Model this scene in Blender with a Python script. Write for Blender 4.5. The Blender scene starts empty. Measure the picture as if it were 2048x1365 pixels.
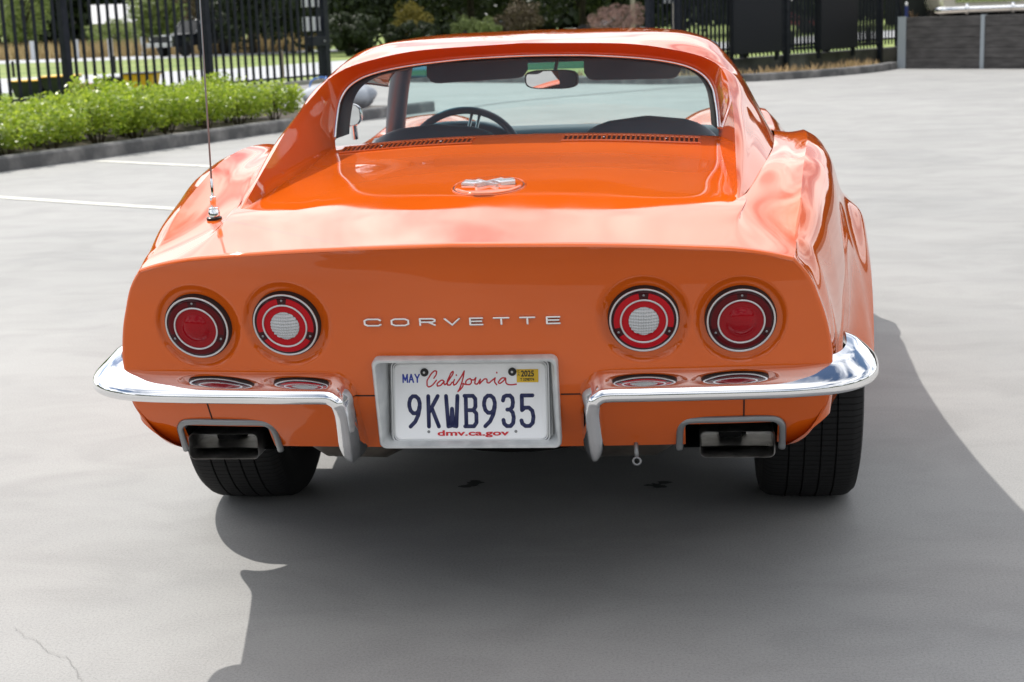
import bpy, bmesh, math, random
import numpy as np
from mathutils import Vector, Matrix

# ------------------------------------------------------------------ camera
scene = bpy.context.scene
col = scene.collection
R = math.radians

CX, CY, CZ, YAW, TILT, ROLL, FPX = 0.4348, -4.0032, 1.261, 0.1166, 0.2079, -0.036, 3093.4678
cam_d = bpy.data.cameras.new("camera")
cam = bpy.data.objects.new("camera", cam_d)
col.objects.link(cam)
fw = Vector((-math.sin(YAW) * math.cos(TILT), math.cos(YAW) * math.cos(TILT), -math.sin(TILT)))
rt = Vector((math.cos(YAW), math.sin(YAW), 0))
up = rt.cross(fw)
r2 = rt * math.cos(ROLL) + up * math.sin(ROLL)
u2 = -rt * math.sin(ROLL) + up * math.cos(ROLL)
M = Matrix((r2, u2, -fw)).transposed().to_4x4()
M.translation = (CX, CY, CZ)
cam.matrix_world = M
cam_d.sensor_width = 36
cam_d.lens = FPX * 36 / 2048
cam_d.clip_start = 0.05
cam_d.clip_end = 2000
cam_d.dof.use_dof = True
cam_d.dof.focus_distance = 3.15
cam_d.dof.aperture_fstop = 9.0
scene.camera = cam

# ------------------------------------------------------------------ light
SUNV = Vector((0.545, -0.60, -1.0)).normalized()          # travel direction of the sunlight
SUN_EL = math.asin(-SUNV.z)
SUN_AZ = math.atan2(-SUNV.x, -SUNV.y)
world = bpy.data.worlds.new("World")
scene.world = world
world.use_nodes = True
wn, wl = world.node_tree.nodes, world.node_tree.links
wn.clear()
w_out = wn.new("ShaderNodeOutputWorld")
w_bg = wn.new("ShaderNodeBackground")
w_sky = wn.new("ShaderNodeTexSky")
w_sky.sky_type = 'NISHITA'
w_sky.sun_disc = False
w_sky.sun_elevation = SUN_EL
w_sky.sun_rotation = SUN_AZ
w_sky.air_density = 1.0
w_sky.dust_density = 0.6
w_sky.ozone_density = 1.5
w_bg.inputs["Strength"].default_value = 0.10
# broken white cloud over the blue sky
w_tc = wn.new("ShaderNodeTexCoord")
w_sep = wn.new("ShaderNodeSeparateXYZ")
wl.new(w_tc.outputs["Generated"], w_sep.inputs[0])
w_z = wn.new("ShaderNodeMath"); w_z.operation = 'MAXIMUM'; w_z.inputs[1].default_value = 0.0
wl.new(w_sep.outputs["Z"], w_z.inputs[0])
w_za = wn.new("ShaderNodeMath"); w_za.operation = 'ADD'; w_za.inputs[1].default_value = 0.16
wl.new(w_z.outputs[0], w_za.inputs[0])
w_dx = wn.new("ShaderNodeMath"); w_dx.operation = 'DIVIDE'
wl.new(w_sep.outputs["X"], w_dx.inputs[0]); wl.new(w_za.outputs[0], w_dx.inputs[1])
w_dy = wn.new("ShaderNodeMath"); w_dy.operation = 'DIVIDE'
wl.new(w_sep.outputs["Y"], w_dy.inputs[0]); wl.new(w_za.outputs[0], w_dy.inputs[1])
w_cmb = wn.new("ShaderNodeCombineXYZ")
wl.new(w_dx.outputs[0], w_cmb.inputs[0]); wl.new(w_dy.outputs[0], w_cmb.inputs[1])
w_noise = wn.new("ShaderNodeTexNoise")
w_noise.inputs["Scale"].default_value = 1.25
w_noise.inputs["Detail"].default_value = 7
w_noise.inputs["Roughness"].default_value = 0.58
w_noise.inputs["Distortion"].default_value = 0.4
wl.new(w_cmb.outputs[0], w_noise.inputs["Vector"])
w_ramp = wn.new("ShaderNodeValToRGB")
w_ramp.color_ramp.elements[0].position = 0.40
w_ramp.color_ramp.elements[0].color = (0, 0, 0, 1)
w_ramp.color_ramp.elements[1].position = 0.56
w_ramp.color_ramp.elements[1].color = (1, 1, 1, 1)
wl.new(w_noise.outputs["Fac"], w_ramp.inputs[0])
w_mix = wn.new("ShaderNodeMixRGB")
# the sky pales to white cloud low over the horizon
w_hz = wn.new("ShaderNodeMapRange"); w_hz.interpolation_type = 'SMOOTHSTEP'
w_hz.inputs["From Min"].default_value = 0.30; w_hz.inputs["From Max"].default_value = 0.02
w_hz.inputs["To Min"].default_value = 0.0; w_hz.inputs["To Max"].default_value = 0.75
wl.new(w_sep.outputs["Z"], w_hz.inputs["Value"])
w_mxf = wn.new("ShaderNodeMath"); w_mxf.operation = 'MAXIMUM'
wl.new(w_ramp.outputs[0], w_mxf.inputs[0]); wl.new(w_hz.outputs[0], w_mxf.inputs[1])
wl.new(w_mxf.outputs[0], w_mix.inputs["Fac"])
wl.new(w_sky.outputs[0], w_mix.inputs["Color1"])
# cloud is brightest on the sun's side
w_dot = wn.new("ShaderNodeVectorMath"); w_dot.operation = 'DOT_PRODUCT'
w_dot.inputs[1].default_value = tuple(-SUNV)
wl.new(w_tc.outputs["Generated"], w_dot.inputs[0])
w_mr = wn.new("ShaderNodeMapRange")
w_mr.inputs["From Min"].default_value = -0.4; w_mr.inputs["From Max"].default_value = 0.95
w_mr.inputs["To Min"].default_value = 11.0; w_mr.inputs["To Max"].default_value = 22.0
wl.new(w_dot.outputs["Value"], w_mr.inputs["Value"])
w_cc = wn.new("ShaderNodeCombineColor")
for k_ in (0, 1, 2): wl.new(w_mr.outputs[0], w_cc.inputs[k_])
wl.new(w_cc.outputs[0], w_mix.inputs["Color2"])
# unseen tree line added to the sky, sides and behind, to dim low light
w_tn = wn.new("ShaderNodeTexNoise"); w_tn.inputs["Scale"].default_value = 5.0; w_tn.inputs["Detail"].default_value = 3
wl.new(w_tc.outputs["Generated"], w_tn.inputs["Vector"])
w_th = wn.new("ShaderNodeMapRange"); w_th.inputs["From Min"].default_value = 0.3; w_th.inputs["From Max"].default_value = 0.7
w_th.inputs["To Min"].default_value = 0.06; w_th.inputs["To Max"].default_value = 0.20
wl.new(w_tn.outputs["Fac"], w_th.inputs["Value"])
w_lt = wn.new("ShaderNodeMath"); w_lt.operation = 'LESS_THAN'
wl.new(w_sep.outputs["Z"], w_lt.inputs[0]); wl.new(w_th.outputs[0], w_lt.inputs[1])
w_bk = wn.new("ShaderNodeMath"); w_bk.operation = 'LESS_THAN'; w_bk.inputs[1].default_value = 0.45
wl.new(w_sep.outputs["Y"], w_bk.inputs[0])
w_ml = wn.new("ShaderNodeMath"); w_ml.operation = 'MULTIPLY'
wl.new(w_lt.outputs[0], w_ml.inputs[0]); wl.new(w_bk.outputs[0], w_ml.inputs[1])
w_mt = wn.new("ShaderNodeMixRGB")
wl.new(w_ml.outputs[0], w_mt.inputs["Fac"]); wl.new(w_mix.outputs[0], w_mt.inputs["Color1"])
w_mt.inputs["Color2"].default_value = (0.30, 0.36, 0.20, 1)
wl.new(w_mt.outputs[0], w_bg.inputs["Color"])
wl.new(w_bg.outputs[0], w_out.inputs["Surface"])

sun_d = bpy.data.lights.new("sun", 'SUN')
sun_d.energy = 4.2
sun_d.angle = R(0.5)
sun_d.color = (1.0, 0.96, 0.90)
sun = bpy.data.objects.new("sun", sun_d)
col.objects.link(sun)
sun.rotation_euler = SUNV.to_track_quat('-Z', 'Y').to_euler()
sun.location = (-10, 10, 18)

scene.view_settings.view_transform = 'Standard'
scene.view_settings.look = 'None'
scene.view_settings.exposure = 0.0
scene.view_settings.gamma = 1.0
scene.cycles.use_denoising = True
scene.cycles.max_bounces = 10
scene.cycles.transparent_max_bounces = 16

# ------------------------------------------------------------------ helpers
rng = np.random.default_rng(7)
random.seed(7)


def lin(*srgb):
    return tuple(((c / 255) / 12.92 if c / 255 <= 0.04045 else ((c / 255 + 0.055) / 1.055) ** 2.4) for c in srgb)


def pch(xs, ys, x):
    """monotone cubic interpolation"""
    xs = np.asarray(xs, float); ys = np.asarray(ys, float); x = np.clip(np.asarray(x, float), xs[0], xs[-1])
    h = np.diff(xs); d = np.diff(ys) / h
    m = np.zeros_like(ys)
    m[0] = d[0]; m[-1] = d[-1]
    for i in range(1, len(xs) - 1):
        if d[i - 1] * d[i] <= 0:
            m[i] = 0
        else:
            w1 = 2 * h[i] + h[i - 1]; w2 = h[i] + 2 * h[i - 1]
            m[i] = (w1 + w2) / (w1 / d[i - 1] + w2 / d[i])
    i = np.clip(np.searchsorted(xs, x) - 1, 0, len(xs) - 2)
    t = (x - xs[i]) / h[i]
    return ((1 + 2 * t) * (1 - t) ** 2 * ys[i] + t * (1 - t) ** 2 * h[i] * m[i]
            + t * t * (3 - 2 * t) * ys[i + 1] + t * t * (t - 1) * h[i] * m[i + 1])


def spl(xs, ys, x):
    """natural cubic spline"""
    xs = np.asarray(xs, float); ys = np.asarray(ys, float); n = len(xs); x = np.clip(np.asarray(x, float), xs[0], xs[-1])
    h = np.diff(xs); A = np.eye(n); r_ = np.zeros(n)
    for i in range(1, n - 1):
        A[i, i - 1], A[i, i], A[i, i + 1] = h[i - 1], 2 * (h[i - 1] + h[i]), h[i]
        r_[i] = 6 * ((ys[i + 1] - ys[i]) / h[i] - (ys[i] - ys[i - 1]) / h[i - 1])
    m = np.linalg.solve(A, r_)
    i = np.clip(np.searchsorted(xs, x) - 1, 0, n - 2)
    a = (xs[i + 1] - x) / h[i]; b = (x - xs[i]) / h[i]
    return a * ys[i] + b * ys[i + 1] + ((a ** 3 - a) * m[i] + (b ** 3 - b) * m[i + 1]) * h[i] ** 2 / 6


def dens(P, n):
    """resample a polyline (any dim) to n points equally spaced"""
    P = np.array(P, float)
    d = np.r_[0, np.cumsum(np.linalg.norm(np.diff(P, axis=0), axis=1))]
    t = np.linspace(0, d[-1], n)
    return np.stack([np.interp(t, d, P[:, k]) for k in range(P.shape[1])], 1)


def smooth_curve(P, n):
    """resample a polyline through a smooth (pchip per axis on chord length) curve"""
    P = np.array(P, float)
    d = np.r_[0, np.cumsum(np.linalg.norm(np.diff(P, axis=0), axis=1))]
    t = np.linspace(0, d[-1], n)
    return np.stack([pch(d, P[:, k], t) for k in range(P.shape[1])], 1)


def tag(o, label=None, cat=None, group=None, kind=None):
    if label: o["label"] = label
    if cat: o["category"] = cat
    if group: o["group"] = group
    if kind: o["kind"] = kind
    return o


def empty(name, loc=(0, 0, 0), rz=0.0):
    o = bpy.data.objects.new(name, None)
    col.objects.link(o)
    o.location = loc
    o.rotation_euler = (0, 0, rz)
    o.empty_display_size = 0.2
    return o


def obj(name, bm, mats, parent=None, smooth=True, angle=None):
    me = bpy.data.meshes.new(name)
    bm.normal_update()
    bm.to_mesh(me)
    bm.free()
    if not isinstance(mats, (list, tuple)): mats = [mats]
    for m in mats: me.materials.append(m)
    if smooth:
        me.polygons.foreach_set("use_smooth", [True] * len(me.polygons))
        if angle is not None:
            me.set_sharp_from_angle(angle=R(angle))
    me.update()
    o = bpy.data.objects.new(name, me)
    col.objects.link(o)
    if parent: o.parent = parent
    return o


def nb(): return bmesh.new()


def grid(bm, P, mat=0, flip=False, close_u=False, close_v=False):
    """P: array (n,m,3) -> quads; returns vert array"""
    n, m = P.shape[:2]
    V = [[bm.verts.new(P[i, j]) for j in range(m)] for i in range(n)]
    for i in range(n if close_u else n - 1):
        for j in range(m if close_v else m - 1):
            a, b, c, d = V[i][j], V[(i + 1) % n][j], V[(i + 1) % n][(j + 1) % m], V[i][(j + 1) % m]
            q = (a, d, c, b) if flip else (a, b, c, d)
            try:
                f = bm.faces.new(q); f.material_index = mat
            except ValueError:
                pass
    return V


def box(bm, x0, x1, y0, y1, z0, z1, mat=0, bevel=0.0, M4=None):
    b = bmesh.new()
    r = bmesh.ops.create_cube(b, size=1)
    for v in b.verts:
        v.co = Vector(((x0 + x1) / 2 + v.co.x * (x1 - x0), (y0 + y1) / 2 + v.co.y * (y1 - y0), (z0 + z1) / 2 + v.co.z * (z1 - z0)))
    if bevel > 0:
        bmesh.ops.bevel(b, geom=list(b.edges), offset=bevel, segments=2, affect='EDGES', profile=0.6)
    append(bm, b, mat, M4)


def append(bm, b, mat=0, M4=None):
    vm = {}
    for v in b.verts:
        vm[v] = bm.verts.new(M4 @ v.co if M4 is not None else v.co)
    for f in b.faces:
        try:
            nf = bm.faces.new([vm[v] for v in f.verts]); nf.material_index = mat
        except ValueError:
            pass
    b.free()


def tube(bm, pts, r, seg=10, mat=0, closed=False, caps=True, flat=None):
    """round tube along pts (list of 3D); r number or list; flat=(axis vector, factor) squashes the section"""
    pts = [Vector(p) for p in pts]
    n = len(pts)
    rr = r if hasattr(r, '__len__') else [r] * n
    rings = []
    prev = None
    for i, p in enumerate(pts):
        a = pts[i - 1] if (i > 0 or closed) else p
        b = pts[(i + 1) % n] if (i < n - 1 or closed) else p
        t = (b - a)
        if t.length < 1e-9: t = Vector((0, 0, 1))
        t.normalize()
        if prev is None:
            ref = Vector((0, 0, 1)) if abs(t.z) < 0.9 else Vector((0, 1, 0))
            u = t.cross(ref).normalized()
        else:
            u = (prev - t * prev.dot(t))
            if u.length < 1e-6: u = t.orthogonal()
            u.normalize()
        v = t.cross(u)
        prev = u
        ring = []
        for k in range(seg):
            th = 2 * math.pi * k / seg
            off = (u * math.cos(th) + v * math.sin(th)) * rr[i]
            if flat:
                ax, fac = flat
                off = off - ax * off.dot(ax) * (1 - fac)
            ring.append(bm.verts.new(p + off))
        rings.append(ring)
    for i in range(n if closed else n - 1):
        A, B = rings[i], rings[(i + 1) % n]
        for k in range(seg):
            f = bm.faces.new((A[k], A[(k + 1) % seg], B[(k + 1) % seg], B[k])); f.material_index = mat
    if caps and not closed:
        f = bm.faces.new(rings[0][::-1]); f.material_index = mat
        f = bm.faces.new(rings[-1]); f.material_index = mat


def lathe(bm, prof, seg=48, M4=None, mat=0, closed=False):
    """prof: list of (r, h) spun about Z; M4 places it"""
    V = []
    for (r, h) in prof:
        ring = []
        for k in range(seg):
            th = 2 * math.pi * k / seg
            co = Vector((r * math.cos(th), r * math.sin(th), h))
            ring.append(bm.verts.new(M4 @ co if M4 is not None else co))
        V.append(ring)
    n = len(V)
    for i in range(n if closed else n - 1):
        A, B = V[i], V[(i + 1) % n]
        for k in range(seg):
            f = bm.faces.new((A[k], A[(k + 1) % seg], B[(k + 1) % seg], B[k])); f.material_index = mat
    return V


def disc(bm, r, h, seg=40, M4=None, mat=0):
    c = [bm.verts.new((M4 @ Vector((r * math.cos(2 * math.pi * k / seg), r * math.sin(2 * math.pi * k / seg), h))) if M4 is not None
                      else Vector((r * math.cos(2 * math.pi * k / seg), r * math.sin(2 * math.pi * k / seg), h))) for k in range(seg)]
    f = bm.faces.new(c); f.material_index = mat


def sphere(bm, c, r, sx=1, sy=1, sz=1, seg=12, mat=0):
    b = bmesh.new()
    bmesh.ops.create_uvsphere(b, u_segments=seg, v_segments=max(6, seg // 2 + 2), radius=1)
    append(bm, b, mat, Matrix.Translation(Vector(c)) @ Matrix.Diagonal((r * sx, r * sy, r * sz, 1)))


def mirror_x(bm):
    bmesh.ops.mirror(bm, geom=list(bm.verts) + list(bm.edges) + list(bm.faces), axis='X', merge_dist=1e-5)


def recalc(bm): bmesh.ops.recalc_face_normals(bm, faces=list(bm.faces))


# ------------------------------------------------------------------ materials
MATS = {}


def principled(name, base, rough=0.5, metal=0.0, coat=0.0, coat_rough=0.03, spec=0.5, **kw):
    m = bpy.data.materials.new(name)
    m.use_nodes = True
    b = m.node_tree.nodes["Principled BSDF"]
    b.inputs["Base Color"].default_value = (*base, 1)
    b.inputs["Roughness"].default_value = rough
    b.inputs["Metallic"].default_value = metal
    b.inputs["Coat Weight"].default_value = coat
    b.inputs["Coat Roughness"].default_value = coat_rough
    b.inputs["Specular IOR Level"].default_value = spec
    for k, v in kw.items():
        b.inputs[k.replace("_", " ")].default_value = v
    MATS[name] = m
    return m


def noise_tint(m, c1, c2, scale=5.0, detail=6, lo=0.35, hi=0.65, stretch=(1, 1, 1), bump=0.0, bump_scale=None, rough_var=None, distort=0.0):
    nt = m.node_tree; b = nt.nodes["Principled BSDF"]
    tc = nt.nodes.new("ShaderNodeTexCoord"); mp = nt.nodes.new("ShaderNodeMapping")
    mp.inputs["Scale"].default_value = stretch
    nt.links.new(tc.outputs["Object"], mp.inputs["Vector"])
    n = nt.nodes.new("ShaderNodeTexNoise")
    n.inputs["Scale"].default_value = scale; n.inputs["Detail"].default_value = detail; n.inputs["Distortion"].default_value = distort
    nt.links.new(mp.outputs[0], n.inputs["Vector"])
    r = nt.nodes.new("ShaderNodeValToRGB")
    r.color_ramp.elements[0].position = lo; r.color_ramp.elements[0].color = (*c1, 1)
    r.color_ramp.elements[1].position = hi; r.color_ramp.elements[1].color = (*c2, 1)
    nt.links.new(n.outputs["Fac"], r.inputs[0])
    nt.links.new(r.outputs[0], b.inputs["Base Color"])
    if bump:
        n2 = nt.nodes.new("ShaderNodeTexNoise"); n2.inputs["Scale"].default_value = bump_scale or scale * 4; n2.inputs["Detail"].default_value = 4
        nt.links.new(mp.outputs[0], n2.inputs["Vector"])
        bp = nt.nodes.new("ShaderNodeBump"); bp.inputs["Strength"].default_value = bump; bp.inputs["Distance"].default_value = 0.01
        nt.links.new(n2.outputs["Fac"], bp.inputs["Height"]); nt.links.new(bp.outputs[0], b.inputs["Normal"])
    if rough_var:
        mr = nt.nodes.new("ShaderNodeMapRange")
        mr.inputs["To Min"].default_value, mr.inputs["To Max"].default_value = rough_var
        nt.links.new(n.outputs["Fac"], mr.inputs["Value"]); nt.links.new(mr.outputs[0], b.inputs["Roughness"])
    return m


def glass(name, tint, refl=1.0, veil=0.0):
    m = bpy.data.materials.new(name); m.use_nodes = True
    nt = m.node_tree; nt.nodes.clear()
    o = nt.nodes.new("ShaderNodeOutputMaterial")
    tr = nt.nodes.new("ShaderNodeBsdfTransparent"); tr.inputs[0].default_value = (*tint, 1)
    gl = nt.nodes.new("ShaderNodeBsdfGlossy"); gl.inputs["Roughness"].default_value = 0.01
    fr = nt.nodes.new("ShaderNodeFresnel"); ge = nt.nodes.new("ShaderNodeNewGeometry"); im = nt.nodes.new("ShaderNodeMapRange")
    im.inputs["To Min"].default_value = 1.45; im.inputs["To Max"].default_value = 1 / 1.45
    nt.links.new(ge.outputs["Backfacing"], im.inputs["Value"]); nt.links.new(im.outputs[0], fr.inputs["IOR"])
    mu = nt.nodes.new("ShaderNodeMath"); mu.operation = 'MULTIPLY'; mu.inputs[1].default_value = refl
    mx = nt.nodes.new("ShaderNodeMixShader")
    nt.links.new(fr.outputs[0], mu.inputs[0]); nt.links.new(mu.outputs[0], mx.inputs[0])
    nt.links.new(tr.outputs[0], mx.inputs[1]); nt.links.new(gl.outputs[0], mx.inputs[2])
    df = nt.nodes.new("ShaderNodeBsdfDiffuse"); df.inputs[0].default_value = (0.78, 0.86, 0.92, 1)      # thin dusty film, its pale blue paints a sheen on the glass
    m2 = nt.nodes.new("ShaderNodeMixShader"); m2.inputs[0].default_value = veil
    nt.links.new(mx.outputs[0], m2.inputs[1]); nt.links.new(df.outputs[0], m2.inputs[2]); nt.links.new(m2.outputs[0], o.inputs[0])
    MATS[name] = m
    return m


PAINT = principled("orange_paint", (0.60, 0.09, 0.012), rough=0.5, coat=1.0, coat_rough=0.02, spec=0.0)
_n = PAINT.node_tree.nodes.new("ShaderNodeTexNoise"); _n.inputs["Scale"].default_value = 14; _n.inputs["Detail"].default_value = 8
_m = PAINT.node_tree.nodes.new("ShaderNodeMapRange"); _m.inputs["From Min"].default_value = 0.35; _m.inputs["From Max"].default_value = 0.75; _m.inputs["To Min"].default_value = 0.012; _m.inputs["To Max"].default_value = 0.07
PAINT.node_tree.links.new(_n.outputs["Fac"], _m.inputs["Value"]); PAINT.node_tree.links.new(_m.outputs[0], PAINT.node_tree.nodes["Principled BSDF"].inputs["Coat Roughness"])
PAINT.node_tree.nodes["Principled BSDF"].inputs["Coat IOR"].default_value = 1.55
noise_tint(PAINT, (0.645, 0.104, 0.006), (0.695, 0.116, 0.008), scale=3.0, detail=3)
CHROME = principled("chrome", (0.86, 0.87, 0.88), rough=0.04, metal=1.0)
noise_tint(CHROME, (0.84, 0.85, 0.87), (0.90, 0.90, 0.91), scale=20, rough_var=(0.02, 0.09))
SATIN = principled("satin_aluminium", (0.62, 0.63, 0.64), rough=0.34, metal=1.0)
SILVER = principled("silver_paint", (0.42, 0.44, 0.45), rough=0.38, metal=0.25, coat=0.3)
noise_tint(SILVER, (0.50, 0.52, 0.53), (0.64, 0.66, 0.66), scale=30, rough_var=(0.3, 0.5))
BEZELM = principled("bezel_zinc", (0.40, 0.42, 0.43), rough=0.34, metal=0.85)
PEWTER = principled("grey_trim", (0.27, 0.28, 0.29), rough=0.30, metal=0.7)
BLACK = principled("black_trim", (0.012, 0.012, 0.013), rough=0.5)
RUBBER = principled("tyre_rubber", (0.018, 0.018, 0.019), rough=0.7)
noise_tint(RUBBER, (0.014, 0.014, 0.015), (0.030, 0.029, 0.028), scale=18)
SOOT = principled("soot_black", (0.006, 0.006, 0.006), rough=0.9)
UNDER = principled("underbody", (0.004, 0.004, 0.004), rough=1.0, spec=0.05)
STEEL = principled("exhaust_steel", (0.40, 0.37, 0.33), rough=0.28, metal=1.0)
noise_tint(STEEL, (0.42, 0.41, 0.40), (0.70, 0.69, 0.67), scale=25, rough_var=(0.2, 0.45))
VINYL = principled("dark_vinyl", (0.075, 0.098, 0.130), rough=0.45)
DASHM = principled("dash_vinyl", (0.045, 0.062, 0.080), rough=0.40)
RED_DARK = principled("red_lens", (0.10, 0.003, 0.006), rough=0.3, coat=0.35, coat_rough=0.02, spec=0.0)
RED_BRIGHT = principled("bright_red_lens", (0.46, 0.005, 0.012), rough=0.35, coat=0.35, coat_rough=0.02, spec=0.0)
RED_STOP = principled("stop_red_lens", (0.30, 0.004, 0.009), rough=0.3, coat=0.45, coat_rough=0.10, spec=0.0)
RED_DEEP = principled("deep_red_lens", (0.040, 0.002, 0.004), rough=0.2, coat=0.5, coat_rough=0.02, spec=0.0)
WHITE_LENS = principled("reversing_lens", (0.52, 0.53, 0.54), rough=0.12, coat=1.0, coat_rough=0.02)
PLATE_W = principled("plate_white", (0.88, 0.89, 0.90), rough=0.35)
NAVY = principled("plate_navy", (0.012, 0.018, 0.085), rough=0.4)
SIGN_RED = principled("plate_red", (0.60, 0.015, 0.025), rough=0.4)
BLUE_INK = principled("plate_blue", (0.03, 0.06, 0.42), rough=0.4)
YELLOW_ST = principled("sticker_yellow", (0.80, 0.50, 0.02), rough=0.45)
GASKET = principled("black_gasket", (0.008, 0.008, 0.009), rough=0.35)
MIRROR = principled("mirror_glass", (0.80, 0.82, 0.83), rough=0.01, metal=1.0)
G_REAR = glass("rear_glass", (0.95, 0.97, 0.97), 0.9, 0.045)
G_WIND = glass("tinted_windscreen", (0.78, 0.96, 0.95), 0.6, 0.03)
SEAM = principled("dark_seam", (0.03, 0.008, 0.004), rough=0.8)


def ribs(m, scale, strength, axis='X', dist=0.003):
    nt = m.node_tree; b = nt.nodes["Principled BSDF"]
    tc = nt.nodes.new("ShaderNodeTexCoord")
    w = nt.nodes.new("ShaderNodeTexWave"); w.bands_direction = axis; w.inputs["Scale"].default_value = scale
    nt.links.new(tc.outputs["Object"], w.inputs["Vector"])
    bp = nt.nodes.new("ShaderNodeBump"); bp.inputs["Strength"].default_value = strength; bp.inputs["Distance"].default_value = dist
    nt.links.new(w.outputs["Fac"], bp.inputs["Height"]); nt.links.new(bp.outputs[0], b.inputs["Normal"])


# ================================================================== the setting
GROUND = principled("lawn", (0.10, 0.16, 0.03), rough=0.95)
noise_tint(GROUND, (0.15, 0.22, 0.05), (0.26, 0.31, 0.09), scale=0.35, detail=8)
CONC = bpy.data.materials.new("lot_concrete"); CONC.use_nodes = True


def build_concrete(m):
    nt = m.node_tree; N = nt.nodes; L = nt.links
    b = N["Principled BSDF"]; b.inputs["Specular IOR Level"].default_value = 0.35
    tc = N.new("ShaderNodeTexCoord")

    def noise(scale, detail=6, rough=0.55, dist=0.0, mp=None):
        n = N.new("ShaderNodeTexNoise"); n.inputs["Scale"].default_value = scale; n.inputs["Detail"].default_value = detail
        n.inputs["Roughness"].default_value = rough; n.inputs["Distortion"].default_value = dist
        if mp:
            k = N.new("ShaderNodeMapping"); k.inputs["Scale"].default_value = mp[0]; k.inputs["Rotation"].default_value = (0, 0, mp[1])
            L.new(tc.outputs["Object"], k.inputs["Vector"]); L.new(k.outputs[0], n.inputs["Vector"])
        else:
            L.new(tc.outputs["Object"], n.inputs["Vector"])
        return n

    def ramp(n, stops):
        r = N.new("ShaderNodeValToRGB")
        e = r.color_ramp.elements
        e[0].position, e[0].color = stops[0][0], (*stops[0][1], 1)
        e[1].position, e[1].color = stops[-1][0], (*stops[-1][1], 1)
        for p, c in stops[1:-1]:
            x = e.new(p); x.color = (*c, 1)
        L.new(n, r.inputs[0]); return r

    def mul(a, c, fac=1.0, mode='MULTIPLY'):
        x = N.new("ShaderNodeMixRGB"); x.blend_type = mode; x.inputs["Fac"].default_value = fac
        L.new(a, x.inputs["Color1"]); L.new(c, x.inputs["Color2"]); return x

    base = ramp(noise(0.35, 5).outputs["Fac"], [(0.3, (0.292, 0.289, 0.281)), (0.7, (0.338, 0.334, 0.325))])
    # trowel and tyre smears, stretched along two directions
    s1 = ramp(noise(0.8, 6, 0.55, 0.7, ((0.9, 1.15, 1), 0.25)).outputs["Fac"], [(0.34, (0.92, 0.925, 0.93)), (0.5, (1, 1, 1)), (0.68, (1.05, 1.05, 1.045))])
    s2 = ramp(noise(2.6, 6, 0.55, 1.0, ((0.8, 1.3, 1), -0.35)).outputs["Fac"], [(0.36, (0.90, 0.90, 0.90)), (0.55, (1, 1, 1)), (0.75, (1.05, 1.05, 1.05))])
    grit = ramp(noise(170, 2, 0.7).outputs["Fac"], [(0.33, (0.62, 0.62, 0.62)), (0.5, (1, 1, 1)), (0.72, (1.22, 1.22, 1.22))])
    grit2 = ramp(noise(420, 1, 0.6).outputs["Fac"], [(0.35, (0.86, 0.86, 0.86)), (0.65, (1.1, 1.1, 1.1))])
    c = mul(base.outputs[0], s1.outputs[0]); c = mul(c.outputs[0], s2.outputs[0]); c = mul(c.outputs[0], grit.outputs[0], 0.4); c = mul(c.outputs[0], grit2.outputs[0], 0.5)
    cx = c
    L.new(cx.outputs[0], b.inputs["Base Color"])
    b.inputs["Roughness"].default_value = 0.72
    bp = N.new("ShaderNodeBump"); bp.inputs["Strength"].default_value = 0.35; bp.inputs["Distance"].default_value = 0.002
    L.new(noise(190, 3, 0.65).outputs["Fac"], bp.inputs["Height"]); L.new(bp.outputs[0], b.inputs["Normal"])


build_concrete(CONC)
ROADM = principled("pale_road", (0.42, 0.43, 0.45), rough=0.85)
noise_tint(ROADM, (0.38, 0.39, 0.41), (0.47, 0.48, 0.50), scale=1.5)
KERBM = principled("kerb_concrete", (0.16, 0.16, 0.16), rough=0.85)
noise_tint(KERBM, (0.10, 0.10, 0.10), (0.28, 0.27, 0.26), scale=4.0, lo=0.4, hi=0.75, bump=0.4, bump_scale=30)
LINEM = principled("line_paint", (0.62, 0.61, 0.55), rough=0.7)
noise_tint(LINEM, (0.48, 0.47, 0.44), (0.68, 0.67, 0.60), scale=14, lo=0.3, hi=0.5)
SOIL = principled("garden_soil", (0.045, 0.035, 0.025), rough=0.95)
noise_tint(SOIL, (0.03, 0.024, 0.018), (0.08, 0.06, 0.04), scale=8, bump=0.6)


def sheet(name, pts, z, mat, kind='structure', label=None, cat=None):
    bm = nb()
    vs = [bm.verts.new((x, y, z)) for x, y in pts]
    f = bm.faces.new(vs)
    if f.normal.z < 0 or True:
        bm.normal_update()
        if f.normal.z < 0: bmesh.ops.reverse_faces(bm, faces=[f])
    o = obj(name, bm, mat, smooth=False)
    tag(o, label, cat, kind=kind)
    return o


def strip(bm, line, w0, w1, z0, z1, mat=0):
    """extrude a box section along a plan polyline: left offset w0 .. w1, z0..z1"""
    P = np.array(line, float)
    T = np.gradient(P, axis=0); T /= np.linalg.norm(T, axis=1)[:, None]
    Nn = np.stack([-T[:, 1], T[:, 0]], 1)
    ch = min(0.02, (z1 - z0) * 0.2)
    sec = [(w0, z0), (w0, z1 - ch), (w0 + ch * np.sign(w1 - w0), z1), (w1 - ch * np.sign(w1 - w0), z1), (w1, z1 - ch), (w1, z0)]
    G = np.zeros((len(P), len(sec), 3))
    for k, (w, z) in enumerate(sec):
        G[:, k, :2] = P + Nn * w; G[:, k, 2] = z
    V = grid(bm, G, mat)
    bm.faces.new(V[0][::-1]); bm.faces.new(V[-1])
    recalc(bm)


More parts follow.
